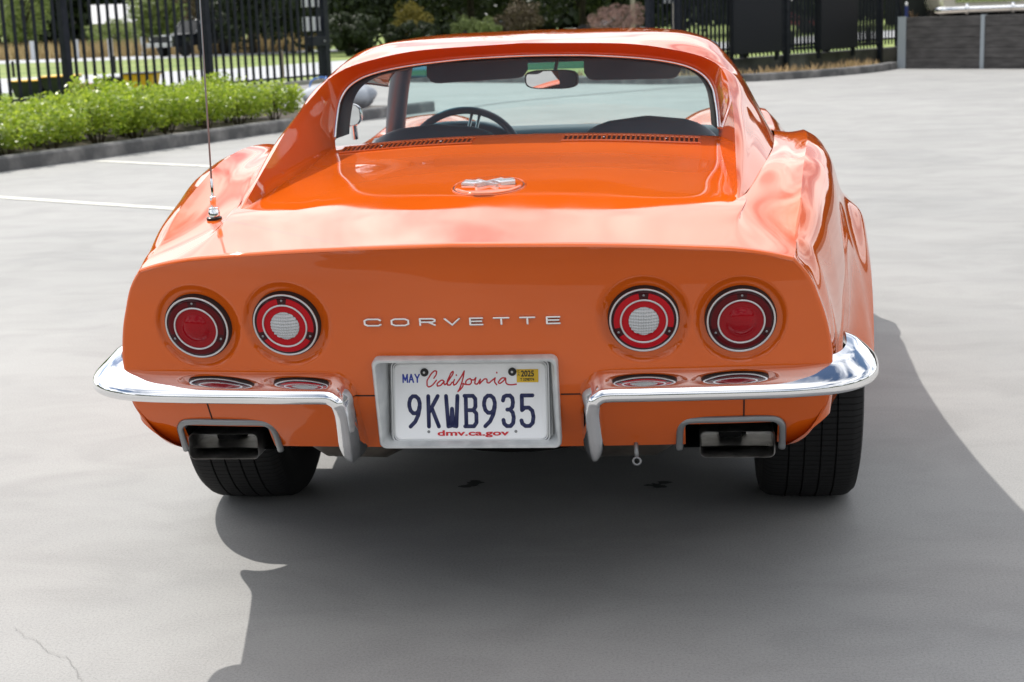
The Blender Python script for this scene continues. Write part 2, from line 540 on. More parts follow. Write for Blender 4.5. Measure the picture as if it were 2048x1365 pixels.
sheet("ground", [(-700, -300), (700, -300), (700, 900), (-700, 900)], -0.02, GROUND)
lot = [(-60, -60), (60, -60), (60, 24), (14, 24.2), (6.4, 25.2), (4.6, 26.6), (3.33, 24.6), (2.39, 23.6), (1.45, 23.1), (0.33, 22.85), (-1.09, 24.0), (-3.08, 25.7), (-5.09, 27.2),
       (-6.75, 28.6), (-8.4, 25.2), (-9.9, 21.9), (-13, 15), (-60, 14)]
sheet("car_park", lot, 0.0, CONC)
ROAD_F = [(-45.0, 37.0), (-20.0, 38.6), (-13.0, 41.5), (-9.2, 50.0), (3.0, 56.0), (8.0, 66.0), (60, 120)]
ROAD_N = [(60, 95), (6.4, 50.0), (2.0, 43.5), (-7.0, 34.0), (-9.5, 31.5), (-12.0, 29.6), (-16.0, 27.6), (-45, 24)]
sheet("road", ROAD_F + ROAD_N, -0.016, ROADM)
sheet("far_lane", [(-90, 63), (-22, 59), (-14, 62), (-14, 66.5), (-24, 67), (-90, 74)], -0.016, ROADM)
# painted bay lines
bm = nb()
for (x0, y0), (x1, y1) in (((-6.4, 8.43), (-1.2, 5.41)), ((-5.30, 10.64), (-1.2, 8.05))):
    d = Vector((x1 - x0, y1 - y0, 0)).normalized(); n = Vector((-d.y, d.x, 0)) * 0.05
    a, b_ = Vector((x0, y0, 0.004)), Vector((x1, y1, 0.004))
    bm.faces.new([bm.verts.new(p) for p in (a - n, b_ - n, b_ + n, a + n)])
recalc(bm)
tag(obj("bay_lines", bm, LINEM, smooth=False), kind='structure')
# thin dark strip running across the lot ahead of the car
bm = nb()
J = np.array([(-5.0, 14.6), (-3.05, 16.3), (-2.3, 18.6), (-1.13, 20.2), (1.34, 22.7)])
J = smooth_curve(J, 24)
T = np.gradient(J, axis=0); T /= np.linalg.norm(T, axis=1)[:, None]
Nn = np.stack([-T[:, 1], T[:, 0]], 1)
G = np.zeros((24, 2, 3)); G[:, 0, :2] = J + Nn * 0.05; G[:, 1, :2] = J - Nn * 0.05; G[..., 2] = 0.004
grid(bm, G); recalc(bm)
tag(obj("dark_lot_strip", bm, principled("dark_strip_grey", (0.16, 0.16, 0.16), rough=0.8), smooth=False), kind='structure')
# one hairline crack in the lot near the left of the car
bm = nb()
CR = dens([(-1.02, -1.0), (-0.993, -1.027), (-0.981, -1.045), (-0.948, -1.058), (-0.924, -1.089), (-0.898, -1.122), (-0.862, -1.144), (-0.839, -1.151), (-0.824, -1.18), (-0.804, -1.204), (-0.77, -1.258), (-0.73, -1.33), (-0.74, -1.42), (-0.70, -1.5)], 90)
CR = CR + rng.normal(size=CR.shape) * 0.0016
T = np.gradient(CR, axis=0); T /= np.linalg.norm(T, axis=1)[:, None]
Nn = np.stack([-T[:, 1], T[:, 0]], 1) * (0.0006 * rng.uniform(0.5, 1.2, 90))[:, None]
G = np.zeros((90, 2, 3)); G[:, 0, :2] = CR + Nn; G[:, 1, :2] = CR - Nn; G[..., 2] = 0.0035
grid(bm, G); recalc(bm)
tag(obj("ground_crack", bm, principled("crack", (0.235, 0.23, 0.222), rough=0.9), smooth=False), kind='structure')
# oil drips behind the axle
bm = nb()
for (x, y, s) in ((-0.17, 0.035, 0.8), (0.345, 0.025, 0.8)):
    for k in range(9):
        a = rng.uniform(0, 6.28); rr_ = rng.uniform(0, 0.035) * s
        px_, py_ = x + rr_ * 1.3 * math.cos(a), y + rr_ * math.sin(a); r0 = rng.uniform(0.008, 0.024) * s
        bm.faces.new([bm.verts.new((px_ + r0 * (1 + 0.25 * math.sin(3 * t + a)) * math.cos(t), py_ + 0.7 * r0 * math.sin(t), 0.003 + 0.0003 * k)) for t in np.linspace(0, 2 * math.pi, 14, endpoint=False)])
recalc(bm)
tag(obj("oil_stains", bm, principled("oil", (0.055, 0.054, 0.052), rough=0.7), smooth=False), kind='structure')

# kerbs
KL = smooth_curve([(-9.2, 3.0), (-7.5, 6.2), (-5.90, 9.72), (-5.13, 11.67), (-4.33, 13.93), (-3.55, 16.0), (-3.0, 17.2)], 40)
bm = nb(); strip(bm, KL, 0.0, 0.16, -0.02, 0.135)
tag(obj("garden_kerb", bm, KERBM, angle=30), kind='structure')
KR = smooth_curve([(-5.09, 27.1), (-3.08, 25.55), (-1.09, 23.9), (0.33, 22.85), (1.45, 22.97), (2.39, 23.47), (3.33, 24.41), (4.0, 25.4), (4.42, 26.4)], 40)
bm = nb(); strip(bm, KR, 0.0, 0.16, -0.02, 0.13)
tag(obj("entrance_kerb", bm, KERBM, angle=30), kind='structure')
# garden bed behind the left kerb
bed = [(x - 0.06, y + 0.03) for x, y in KL] + [(-4.3, 17.6), (-5.2, 17.2), (-7.0, 14.0), (-8.2, 11.0), (-10.2, 6.8), (-11.5, 3.4)]
sheet("garden_bed", bed, 0.085, SOIL)

# ---------------------------------------------------------------- foliage
def leaf_mat(name, c1, c2, rough=0.5, trans=0.35, spec=0.4):
    m = bpy.data.materials.new(name); m.use_nodes = True
    nt = m.node_tree; N = nt.nodes; L = nt.links
    b = N["Principled BSDF"]; b.inputs["Roughness"].default_value = rough; b.inputs["Specular IOR Level"].default_value = spec
    o = N["Material Output"]
    g = N.new("ShaderNodeNewGeometry"); r = N.new("ShaderNodeValToRGB")
    r.color_ramp.elements[0].color = (*c1, 1); r.color_ramp.elements[1].color = (*c2, 1)
    L.new(g.outputs["Random Per Island"], r.inputs[0]); L.new(r.outputs[0], b.inputs["Base Color"])
    t = N.new("ShaderNodeBsdfTranslucent"); mx = N.new("ShaderNodeMixShader"); mx.inputs[0].default_value = trans
    L.new(r.outputs[0], t.inputs[0]); L.new(b.outputs[0], mx.inputs[1]); L.new(t.outputs[0], mx.inputs[2]); L.new(mx.outputs[0], o.inputs[0])
    MATS[name] = m
    return m


def leaves_mesh(name, C, Nrm, size, mat, aspect=0.5, jitter=0.35):
    """one pointed leaf (a bent diamond) per centre"""
    n = len(C)
    size = size * rng.uniform(1 - jitter, 1 + jitter, n)
    Nrm = Nrm / np.linalg.norm(Nrm, axis=1)[:, None]
    a = rng.normal(size=(n, 3)); a -= Nrm * (a * Nrm).sum(1)[:, None]; a /= np.linalg.norm(a, axis=1)[:, None]
    b = np.cross(Nrm, a)
    s = size[:, None]
    P = np.stack([C - a * s * 0.5, C + b * s * aspect * 0.5 + Nrm * s * 0.06, C + a * s * 0.5, C - b * s * aspect * 0.5 + Nrm * s * 0.06], 1).reshape(-1, 3)
    me = bpy.data.meshes.new(name)
    me.vertices.add(4 * n); me.vertices.foreach_set("co", P.ravel())
    me.loops.add(4 * n); me.loops.foreach_set("vertex_index", np.arange(4 * n))
    me.polygons.add(n); me.polygons.foreach_set("loop_start", np.arange(0, 4 * n, 4)); me.polygons.foreach_set("loop_total", np.full(n, 4))
    me.materials.append(mat)
    me.update(calc_edges=True)
    return me


def link(name, me, parent=None, loc=(0, 0, 0)):
    o = bpy.data.objects.new(name, me); col.objects.link(o)
    if parent: o.parent = parent
    o.location = loc
    return o


HEDGE_L = leaf_mat("shrub_leaf", (0.16, 0.27, 0.014), (0.50, 0.60, 0.065), rough=0.36, trans=0.5, spec=0.5)
TWIG = principled("twig", (0.06, 0.045, 0.025), rough=0.9)


def shrub_mesh(seed):
    r = np.random.default_rng(seed)
    C, Nn = [], []
    for k in range(54):                       # upright sprigs, each with whorled leaves
        th = r.uniform(0, 6.28); rad = math.sqrt(r.uniform(0, 1)) * 0.34
        h = (0.60 - 0.55 * rad ** 1.6) * r.uniform(0.82, 1.1)
        base = np.array([rad * math.cos(th) * 0.75, rad * math.sin(th) * 0.75, 0.04]); top = np.array([rad * math.cos(th) * 1.12, rad * math.sin(th) * 1.12, h])
        for q in range(46):
            t = r.uniform(0.12, 1) ** 0.75
            p = base + (top - base) * t + r.normal(size=3) * np.array([0.032, 0.032, 0.02])
            C.append(p); nn = r.normal(size=3) * 0.8 + np.array([math.cos(th) * 0.5, math.sin(th) * 0.5, 0.75]); Nn.append(nn)
    global rng
    keep = rng; rng = r
    me = leaves_mesh("leaves", np.array(C), np.array(Nn), 0.051, HEDGE_L, aspect=0.46)
    rng = keep
    bm = nb()
    for k in range(9):
        th = r.uniform(0, 6.28); rad = r.uniform(0.05, 0.25)
        tube(bm, [(0.04 * math.cos(th), 0.04 * math.sin(th), 0), (rad * 0.7 * math.cos(th), rad * 0.7 * math.sin(th), 0.2), (rad * math.cos(th), rad * math.sin(th), 0.42)], [0.009, 0.006, 0.003], seg=5)
    tm = bpy.data.meshes.new("stem"); bm.to_mesh(tm); bm.free(); tm.materials.append(TWIG)
    return me, tm


shrubs = [shrub_mesh(s) for s in (11, 12, 13, 14)]
Ks = dens(KL, 400)
Tk = np.gradient(Ks, axis=0); Tk /= np.linalg.norm(Tk, axis=1)[:, None]; Nk = np.stack([-Tk[:, 1], Tk[:, 0]], 1)
arc = np.r_[0, np.cumsum(np.linalg.norm(np.diff(Ks, axis=0), axis=1))]
si = 0
for row, off in enumerate((0.50, 1.08, 1.66)):
    s = 4.2 + 0.28 * row
    while s < 13.0 + (0.5 if row else 0):
        i = int(np.searchsorted(arc, s)); i = min(i, 399)
        p = Ks[i] + Nk[i] * (off + random.uniform(-0.06, 0.06))
        t = empty("shrub", (p[0], p[1], 0.085), random.uniform(0, 6.28))
        sc = random.uniform(0.86, 1.12) * (0.87 + 0.03 * row) * (1.0 - 0.022 * max(0, s - 6.5))
        t.scale = (sc * 1.22, sc * 1.22, sc * random.uniform(0.80, 1.16))
        tag(t, "bright green glossy leaved shrub in the low clipped bed behind the kerb", "shrub", "low shrubs in the bed behind the kerb")
        lm, sm = shrubs[si % 4]; si += 1
        link("foliage", lm, t); link("stem", sm, t)
        s += random.uniform(0.58, 0.76)

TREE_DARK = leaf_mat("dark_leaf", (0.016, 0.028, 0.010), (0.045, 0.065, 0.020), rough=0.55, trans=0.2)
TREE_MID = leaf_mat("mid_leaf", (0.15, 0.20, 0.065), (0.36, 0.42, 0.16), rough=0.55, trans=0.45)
TREE_OLIVE = leaf_mat("olive_leaf", (0.16, 0.14, 0.025), (0.40, 0.33, 0.07), rough=0.6, trans=0.4)
TREE_PINK = leaf_mat("bare_twig", (0.22, 0.13, 0.12), (0.42, 0.27, 0.25), rough=0.8, trans=0.1)
TREE_BROWN = leaf_mat("brown_leaf", (0.10, 0.075, 0.05), (0.19, 0.15, 0.09), rough=0.7, trans=0.2)
BARK = principled("bark", (0.05, 0.04, 0.032), rough=0.9)
noise_tint(BARK, (0.035, 0.028, 0.022), (0.09, 0.075, 0.06), scale=6, stretch=(1, 1, 0.25))


def tree(name, label, cat, x, y, h, rx, mat, seed, base=0.12, n=5200, leaf=0.26, group=None, trunk=0.16, ry=None, aspect=0.55):
    """tapered trunk with limbs and a crown of leaf clumps"""
    r = np.random.default_rng(seed)
    t = empty(name, (x, y, -0.02), 0)
    tag(t, label, cat, group)
    ry = ry or rx
    nclump = 60
    cl = []
    while len(cl) < nclump:
        p = r.uniform(-1, 1, 3)
        if 0.35 < np.linalg.norm(p) < 1.0:
            cl.append(p)
    cl = np.array(cl)
    z0, z1 = base * h, h
    cc = np.stack([cl[:, 0] * rx * 0.86, cl[:, 1] * ry * 0.86, (z0 + z1) / 2 + cl[:, 2] * (z1 - z0) / 2 * 0.9], 1)
    cr = r.uniform(0.16, 0.36, nclump) * min(rx, (z1 - z0) / 2) * 1.15
    idx = r.integers(0, nclump, n)
    d = r.normal(size=(n, 3)); d /= np.linalg.norm(d, axis=1)[:, None]
    C = cc[idx] + d * (cr[idx] * r.uniform(0.35, 1.0, n) ** 0.5)[:, None]
    Nn = d + r.normal(size=(n, 3)) * 0.6 + np.array([0, 0, 0.4])
    C[:, 2] = np.maximum(C[:, 2], 0.05)
    global rng
    keep = rng; rng = r
    me = leaves_mesh("crown", C, Nn, leaf, mat, aspect=aspect)
    rng = keep
    link("crown", me, t)
    bm = nb()
    tube(bm, [(0, 0, 0), (0.04 * h * r.uniform(-1, 1) * 0.4, 0, h * 0.3), (0.05 * h * r.uniform(-1, 1) * 0.4, 0.02 * h, h * 0.75)], [trunk, trunk * 0.7, trunk * 0.25], seg=8)
    for k in range(12):
        c = cc[k]; zb = min(h * 0.6, max(0.05 * h, c[2] * 0.55))
        tube(bm, [(0, 0, zb), (c[0] * 0.5, c[1] * 0.5, (zb + c[2]) / 2 + 0.05 * h), tuple(c)], [trunk * 0.42, trunk * 0.26, trunk * 0.1], seg=6)
    obj("trunk", bm, BARK, t)
    return t


dark_lab = "trees in the dark belt beyond the road"
TR = [  # x, y, h, rx, mat, seed, label, cat
    (-42.0, 90, 6.5, 3.4, TREE_MID, 21, "pale leafy tree farthest left beyond the dry grass", 'tree'),
    (-34.0, 98, 7.5, 2.6, TREE_MID, 40, "pale leafy tree beside the gable end of the house", 'tree'),
    (-37.6, 84, 5.6, 1.9, TREE_MID, 22, "leafy green tree just left of the pale roofed house", 'tree'),
    (-30.3, 79, 1.75, 2.0, TREE_MID, 23, "rounded green bush in front of the pale roofed house", 'bush'),
    (-27.0, 76, 3.6, 1.5, TREE_MID, 24, "sunlit green tree behind the dark off-roader", 'tree'),
    (-23.4, 72, 8.0, 1.5, TREE_BROWN, 25, "thin brown tree to the right of the dark off-roader", 'tree'),
    (-18.6, 64, 10.0, 3.9, TREE_DARK, 26, "dark tree behind the steel fence left of its white plates", 'tree'),
    (-15.6, 62, 11.0, 3.7, TREE_DARK, 27, "dark tree directly behind the white plates on the fence", 'tree'),
    (-12.6, 60, 10.0, 3.4, TREE_DARK, 28, "dark tree right of the end post of the left fence", 'tree'),
    (-11.9, 53, 1.55, 1.5, TREE_DARK, 42, "low dark bush just right of the end post of the left fence", 'bush'),
    (-9.7, 55, 1.25, 1.6, TREE_DARK, 43, "low dark bush in front of the yellow olive bush", 'bush'),
    (-10.2, 57, 1.85, 1.0, TREE_OLIVE, 29, "yellow olive bush glowing in front of the dark trees", 'bush'),
    (-9.2, 67, 11.0, 3.9, TREE_DARK, 30, "dark tree above the left half of the orange roof", 'tree'),
    (-7.5, 56, 1.25, 1.2, TREE_MID, 31, "low green bush beside the olive bush above the roof", 'bush'),
    (-6.4, 61, 1.8, 1.1, TREE_BROWN, 32, "brownish bush between the green bush and the pink one", 'bush'),
    (-2.1, 57, 1.6, 1.4, TREE_PINK, 33, "pinkish bare twiggy bush above the right of the roof", 'bush'),
    (-4.4, 70, 11.0, 4.1, TREE_DARK, 34, "dark tree behind the pinkish bare bush", 'tree'),
    (0.2, 70, 11.0, 3.9, TREE_DARK, 41, "dark tree behind the pale pole at the right of the roof", 'tree'),
    (4.0, 74, 11.0, 4.1, TREE_DARK, 35, "dark tree behind the left dark board of the right fence", 'tree'),
    (7.8, 78, 11.0, 4.4, TREE_DARK, 36, "dark tree behind the gap between the two dark boards", 'tree'),
    (11.4, 82, 11.0, 4.4, TREE_DARK, 37, "dark tree behind the right dark board", 'tree'),
    (15.4, 84, 11.0, 4.8, TREE_DARK, 38, "dark tree showing over the end post of the right fence", 'tree'),
]
for (x, y, h, rx, mt, sd, lb, ct) in TR:
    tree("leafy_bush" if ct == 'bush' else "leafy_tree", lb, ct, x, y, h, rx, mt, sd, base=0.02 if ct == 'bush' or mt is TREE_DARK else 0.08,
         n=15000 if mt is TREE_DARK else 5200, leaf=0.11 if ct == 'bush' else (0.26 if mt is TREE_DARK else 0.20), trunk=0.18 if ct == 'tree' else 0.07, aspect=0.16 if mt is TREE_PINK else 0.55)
# distant wood as one dark mass
r = np.random.default_rng(5)
n = 60000
xs = r.uniform(-75, 75, n)
top = 9.0 + 1.6 * np.sin(xs * 0.31) + 1.6 * np.sin(xs * 0.83 + 1)
C = np.stack([xs, 118 + r.uniform(-5, 5, n) + 0.08 * xs, r.uniform(0, 1, n) ** 0.8 * top], 1)
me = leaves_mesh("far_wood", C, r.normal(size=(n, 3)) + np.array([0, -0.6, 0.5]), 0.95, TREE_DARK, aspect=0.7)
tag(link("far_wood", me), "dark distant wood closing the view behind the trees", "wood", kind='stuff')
# dry grass strip and weeds
DRY = leaf_mat("dry_grass", (0.34, 0.25, 0.12), (0.52, 0.41, 0.22), rough=0.8, trans=0.3)
WEED = leaf_mat("dry_weed", (0.34, 0.24, 0.12), (0.60, 0.42, 0.24), rough=0.8, trans=0.3)
WEEDG = leaf_mat("green_weed", (0.10, 0.15, 0.04), (0.20, 0.24, 0.08), rough=0.8, trans=0.3)


def blades(name, C, h, w, mat):
    n = len(C)
    th = rng.uniform(0, 6.28, n); d = np.stack([np.cos(th), np.sin(th), np.zeros(n)], 1) * w
    hh = h * rng.uniform(0.5, 1.2, n); lean = rng.normal(size=(n, 3)) * 0.3 * hh[:, None]; lean[:, 2] = hh
    P = np.stack([C - d, C + d, C + lean], 1).reshape(-1, 3)
    me = bpy.data.meshes.new(name)
    me.vertices.add(3 * n); me.vertices.foreach_set("co", P.ravel())
    me.loops.add(3 * n); me.loops.foreach_set("vertex_index", np.arange(3 * n))
    me.polygons.add(n); me.polygons.foreach_set("loop_start", np.arange(0, 3 * n, 3)); me.polygons.foreach_set("loop_total", np.full(n, 3))
    me.materials.append(mat); me.update(calc_edges=True)
    return me


n = 9000
t_ = rng.uniform(0, 1, n)
C = np.stack([-60 + 43 * t_, 73 - 5.5 * t_ + rng.uniform(-2.4, 2.4, n), np.full(n, -0.02)], 1)
tag(link("dry_grass", blades("dry_grass", C, 0.75, 0.05, DRY)), "strip of tall dry straw coloured grass beyond the lawn", "grass", kind='stuff')
n = 1500
Kq = dens(KR, 200); ii = rng.integers(4, 196, n); tq = np.gradient(Kq, axis=0); tq /= np.linalg.norm(tq, axis=1)[:, None]
off = rng.uniform(0.18, 0.8, n)[:, None]
C = np.c_[Kq[ii] + np.stack([-tq[ii, 1], tq[ii, 0]], 1) * off, np.full(n, 0.02)]
sel = rng.uniform(size=n) < 0.75
tag(link("roadside_weeds", blades("roadside_weeds", C[sel], 0.20, 0.03, WEED)), "dry tufty weeds between the kerb and the right fence", "weeds", kind='stuff')
tag(link("green_weeds", blades("green_weeds", C[~sel], 0.12, 0.02, WEEDG)), "few green weeds among the dry tufts by the right fence", "weeds", kind='stuff')

# ---------------------------------------------------------------- fences
FENCE = principled("dark_fence_steel", (0.010, 0.013, 0.022), rough=0.55, spec=0.2)
noise_tint(FENCE, (0.008, 0.011, 0.019), (0.016, 0.019, 0.028), scale=10)
PLINTH = principled("plinth_concrete", (0.07, 0.07, 0.075), rough=0.9)
noise_tint(PLINTH, (0.05, 0.05, 0.055), (0.11, 0.11, 0.11), scale=3)


def fence_panel(bm, a, b, z0, z1, step, size=0.026, rails=(0.22, 1.75)):
    a, b = Vector((*a, 0)), Vector((*b, 0))
    L_ = (b - a).length; d = (b - a) / L_; ang = math.atan2(d.y, d.x)
    k = int(L_ / step)
    for i in range(1, k):
        p = a + d * (L_ * i / k)
        M4 = Matrix.Translation((p.x, p.y, 0)) @ Matrix.Rotation(ang, 4, 'Z')
        box(bm, -size / 2, size / 2, -size / 2, size / 2, z0, z1, M4=M4)
    for rz in rails:
        m_ = (a + b) / 2
        M4 = Matrix.Translation((m_.x, m_.y, 0)) @ Matrix.Rotation(ang, 4, 'Z')
        box(bm, -L_ / 2 + 0.04, L_ / 2 - 0.04, -0.019, 0.019, z0 + rz - 0.02, z0 + rz + 0.02, M4=M4)


def post(bm, x, y, z0, z1, s, ang=0):
    box(bm, -s / 2, s / 2, -s / 2, s / 2, z0, z1, bevel=0.004, M4=Matrix.Translation((x, y, 0)) @ Matrix.Rotation(ang, 4, 'Z'))
    box(bm, -s / 2 - 0.006, s / 2 + 0.006, -s / 2 - 0.006, s / 2 + 0.006, z1 + 0.0005, z1 + 0.016, M4=Matrix.Translation((x, y, 0)) @ Matrix.Rotation(ang, 4, 'Z'))


LP = [(-13.1, 15.3), (-11.62, 18.6), (-10.11, 21.93), (-8.63, 25.22), (-7.11, 28.52)]
fa = math.atan2(3.3, 1.5)
fl = empty("steel_fence", (LP[3][0], LP[3][1], 0))
tag(fl, "dark steel picket fence behind the green shrubs on the left", "fence")
for i, (x, y) in enumerate(LP):
    bm = nb(); post(bm, x - LP[3][0], y - LP[3][1], -0.02, 2.25, 0.13 if i < 4 else 0.15, fa); obj("post", bm, FENCE, fl, smooth=False)
for i in range(4):
    bm = nb(); fence_panel(bm, (LP[i][0] - LP[3][0], LP[i][1] - LP[3][1]), (LP[i + 1][0] - LP[3][0], LP[i + 1][1] - LP[3][1]), 0.06, 2.1, 0.205, size=0.042, rails=(0.10, 1.85))
    obj("picket_panel", bm, FENCE, fl, smooth=False)
# end-post lock box
M4 = Matrix.Translation((LP[4][0] - LP[3][0], LP[4][1] - LP[3][1], 0)) @ Matrix.Rotation(fa, 4, 'Z')
bm = nb(); box(bm, -0.52, -0.06, -0.09, 0.05, 0.76, 0.96, bevel=0.01, M4=M4)
lk = obj("lock_box", bm, FENCE, fl, smooth=False)
bm = nb(); sphere(bm, M4 @ Vector((-0.14, -0.105, 0.86)), 0.018); obj("lock_cylinder", bm, SATIN, lk)
# white sign plates fixed behind the pickets
WHITE = principled("sign_white", (0.62, 0.64, 0.68), rough=0.5)
for i, (z0, z1, lab) in enumerate(((1.07, 1.36, "small white plate behind the pickets above the lock box"), (1.56, 2.0, "upper white plate high on the left fence near its end post"))):
    bm = nb(); box(bm, -0.66, -0.06, 0.03, 0.045, z0, z1, bevel=0.006, M4=Matrix.Rotation(fa, 4, 'Z'))
    for q in (-0.5, -0.24): sphere(bm, Matrix.Rotation(fa, 4, 'Z') @ Vector((q, 0.03, z1 - 0.05)), 0.012, seg=8)
    o = obj("fence_sign", bm, WHITE, smooth=False); o.location = (LP[4][0], LP[4][1], 0); tag(o, lab, "sign")
# low concrete plinth under the fence
bm = nb(); strip(bm, np.array([(-8.55, 25.45), (-7.0, 28.8)]), -0.10, 0.10, -0.02, 0.08)
tag(obj("fence_kerb", bm, principled("pale_kerb", (0.32, 0.31, 0.29), rough=0.9), smooth=False), kind='structure')

# right fence on a dark plinth, with the slid-back gate in front of it
RA, RB = Vector((-0.2, 24.1, 0)), Vector((4.95, 30.4, 0))
rd = (RB - RA).normalized(); rang = math.atan2(rd.y, rd.x); RL = (RB - RA).length
pl = nb(); strip(pl, np.array([RA.xy[:], RB.xy[:]]), -0.12, 0.12, -0.02, 0.30)
tag(obj("plinth_wall", pl, PLINTH, smooth=False), "low dark concrete wall under the right fence", "wall")
fr_ = empty("slatted_fence", (RA.x, RA.y, 0.3)); tag(fr_, "dark close set picket fence on the low wall at right", "fence")
for k in range(4):
    s0, s1 = RL * k / 3.0, RL * (k + 1) / 3.0
    p = rd * s0
    bm = nb(); post(bm, p.x, p.y, -0.1, 2.0, 0.11, rang); obj("post", bm, FENCE, fr_, smooth=False)
    if k < 3:
        q = rd * s1
        bm = nb(); fence_panel(bm, p.xy[:], q.xy[:], 0.06, 1.95, 0.12, rails=(0.12, 1.7)); obj("picket_panel", bm, FENCE, fr_, smooth=False)
gn = Vector((rd.y, -rd.x, 0))
ga = RA + gn * 0.22 + rd * 0.5
gt = empty("sliding_gate", (ga.x, ga.y, 0)); tag(gt, "dark sliding gate parked in front of the right fence", "gate")
GL = 6.6
bm = nb(); fence_panel(bm, (0, 0), (rd * GL).xy[:], 0.32, 2.1, 0.12, rails=(0.10, 1.7)); obj("picket_panel", bm, FENCE, gt, smooth=False)
for s in (0.0, GL * 0.5, GL):
    p = rd * s
    bm = nb(); post(bm, p.x, p.y, 0.02, 2.15, 0.09, rang); obj("post", bm, FENCE, gt, smooth=False)
# two wide dark boards
BOARD = principled("board_charcoal", (0.011, 0.013, 0.019), rough=0.6, spec=0.25)
for s0, s1, zb, lab in ((1.92, 3.42, 0.39, "larger blank dark board on the right fence nearest the car"), (4.72, 6.02, 0.36, "blank dark board on the right fence nearest the concrete wall")):
    c = RA + gn * 0.36 + rd * s0
    bm = nb(); box(bm, 0, s1 - s0, -0.03, 0.03, zb, 2.3, bevel=0.004, M4=Matrix.Rotation(rang, 4, 'Z'))
    for q in (0.05, s1 - s0 - 0.05): box(bm, q - 0.035, q + 0.035, 0.031, 0.09, zb - 0.16, 2.3, M4=Matrix.Rotation(rang, 4, 'Z'))
    o = obj("blank_board", bm, BOARD, smooth=False); o.location = (c.x, c.y, 0); tag(o, lab, "board")
bm = nb(); box(bm, 0, 0.42, 0.0, 0.012, 1.36, 2.0, bevel=0.004, M4=Matrix.Rotation(rang, 4, 'Z'))
o = obj("fence_sign", bm, WHITE, smooth=False); o.location = tuple(RA + rd * 0.45 - gn * 0.05); tag(o, "white plate behind the pickets at the car end of the right fence", "sign")

# retaining wall and raised yard at right
WALLM = principled("sleeper_concrete", (0.062, 0.062, 0.066), rough=0.85)
noise_tint(WALLM, (0.052, 0.048, 0.047), (0.115, 0.108, 0.104), scale=3.0, stretch=(1, 1, 5), lo=0.35, hi=0.7, bump=0.6, bump_scale=9)
GALV = principled("galvanised_post", (0.36, 0.40, 0.43), rough=0.6, metal=0.2)
w0, w1 = Vector((4.50, 26.27, 0)), Vector((8.2, 23.17, 0))
wd = (w1 - w0).normalized(); wang = math.atan2(wd.y, wd.x); WL = (w1 - w0).length
rw = empty("retaining_wall", tuple(w0), wang); tag(rw, "dark rough concrete sleeper wall with grey posts at upper right", "wall")
for k in range(5):
    bm = nb(); box(bm, 0.02, WL, 0, 0.09, 0.19 * k + (0.002 if k else -0.02), 0.19 * k + 0.187, bevel=0.006); obj("sleeper", bm, WALLM, rw, smooth=False)
bm = nb(); box(bm, 0.03, WL, 0.092, 0.112, -0.02, 0.94); obj("backing", bm, WALLM, rw, smooth=False)
for s, wdt in ((-0.02, 0.17), (1.65, 0.075), (3.4, 0.075)):
    bm = nb(); box(bm, s - wdt / 2, s + wdt / 2, -0.02, 0.0 - 0.003, -0.02, 0.965); box(bm, s - 0.012, s + 0.012, 0.003, 0.12, -0.02, 0.96); obj("wall_post", bm, GALV, rw, smooth=False)
YARDM = principled("yard_gravel", (0.30, 0.27, 0.23), rough=0.95); noise_tint(YARDM, (0.24, 0.21, 0.18), (0.38, 0.34, 0.29), scale=4)
yb = nb()
ring_ = [w0 + Vector((0.06, 0.14, 0)), w1 + Vector((0.1, 0.12, 0)), Vector((40, 20, 0)), Vector((40, 60, 0)), Vector((9.5, 60, 0)), Vector((5.45, 33, 0)), Vector((4.83, 28.4, 0))]
tp = [yb.verts.new((v.x, v.y, 0.73)) for v in ring_]; bt = [yb.verts.new((v.x, v.y, -0.02)) for v in ring_]
yb.faces.new(tp)
for i in range(len(ring_)):
    j = (i + 1) % len(ring_); yb.faces.new((bt[i], bt[j], tp[j], tp[i]))
recalc(yb); tag(obj("raised_yard", yb, YARDM, smooth=False), kind='structure')
BLUEP = principled("blue_post", (0.015, 0.03, 0.14), rough=0.5)
bp_ = empty("marker_post", (4.70, 27.35, 0.73)); tag(bp_, "small dark blue post with a pale cap on the raised yard", "post")
bm = nb(); tube(bm, [(0, 0, 0), (0, 0, 0.42)], 0.035, seg=12); obj("shaft", bm, BLUEP, bp_, angle=40)
bm = nb(); sphere(bm, (0, 0, 0.46), 0.026, sz=1.6); obj("cap", bm, PLATE_W, bp_)
dp = empty("dry_plant", (4.84, 27.35, 0.83)); tag(dp, "small brown twiggy plant beside the blue post", "plant")
bm = nb()
for k in range(6):
    a = rng.uniform(0, 6.28); l = rng.uniform(0.1, 0.28)
    tube(bm, [(0, 0, 0), (l * 0.25 * math.cos(a), l * 0.25 * math.sin(a), l * 0.6), (l * 0.6 * math.cos(a), l * 0.6 * math.sin(a), l)], [0.008, 0.005, 0.002], seg=5)
obj("twig", bm, principled("dry_twig", (0.20, 0.12, 0.06), rough=0.9), dp)

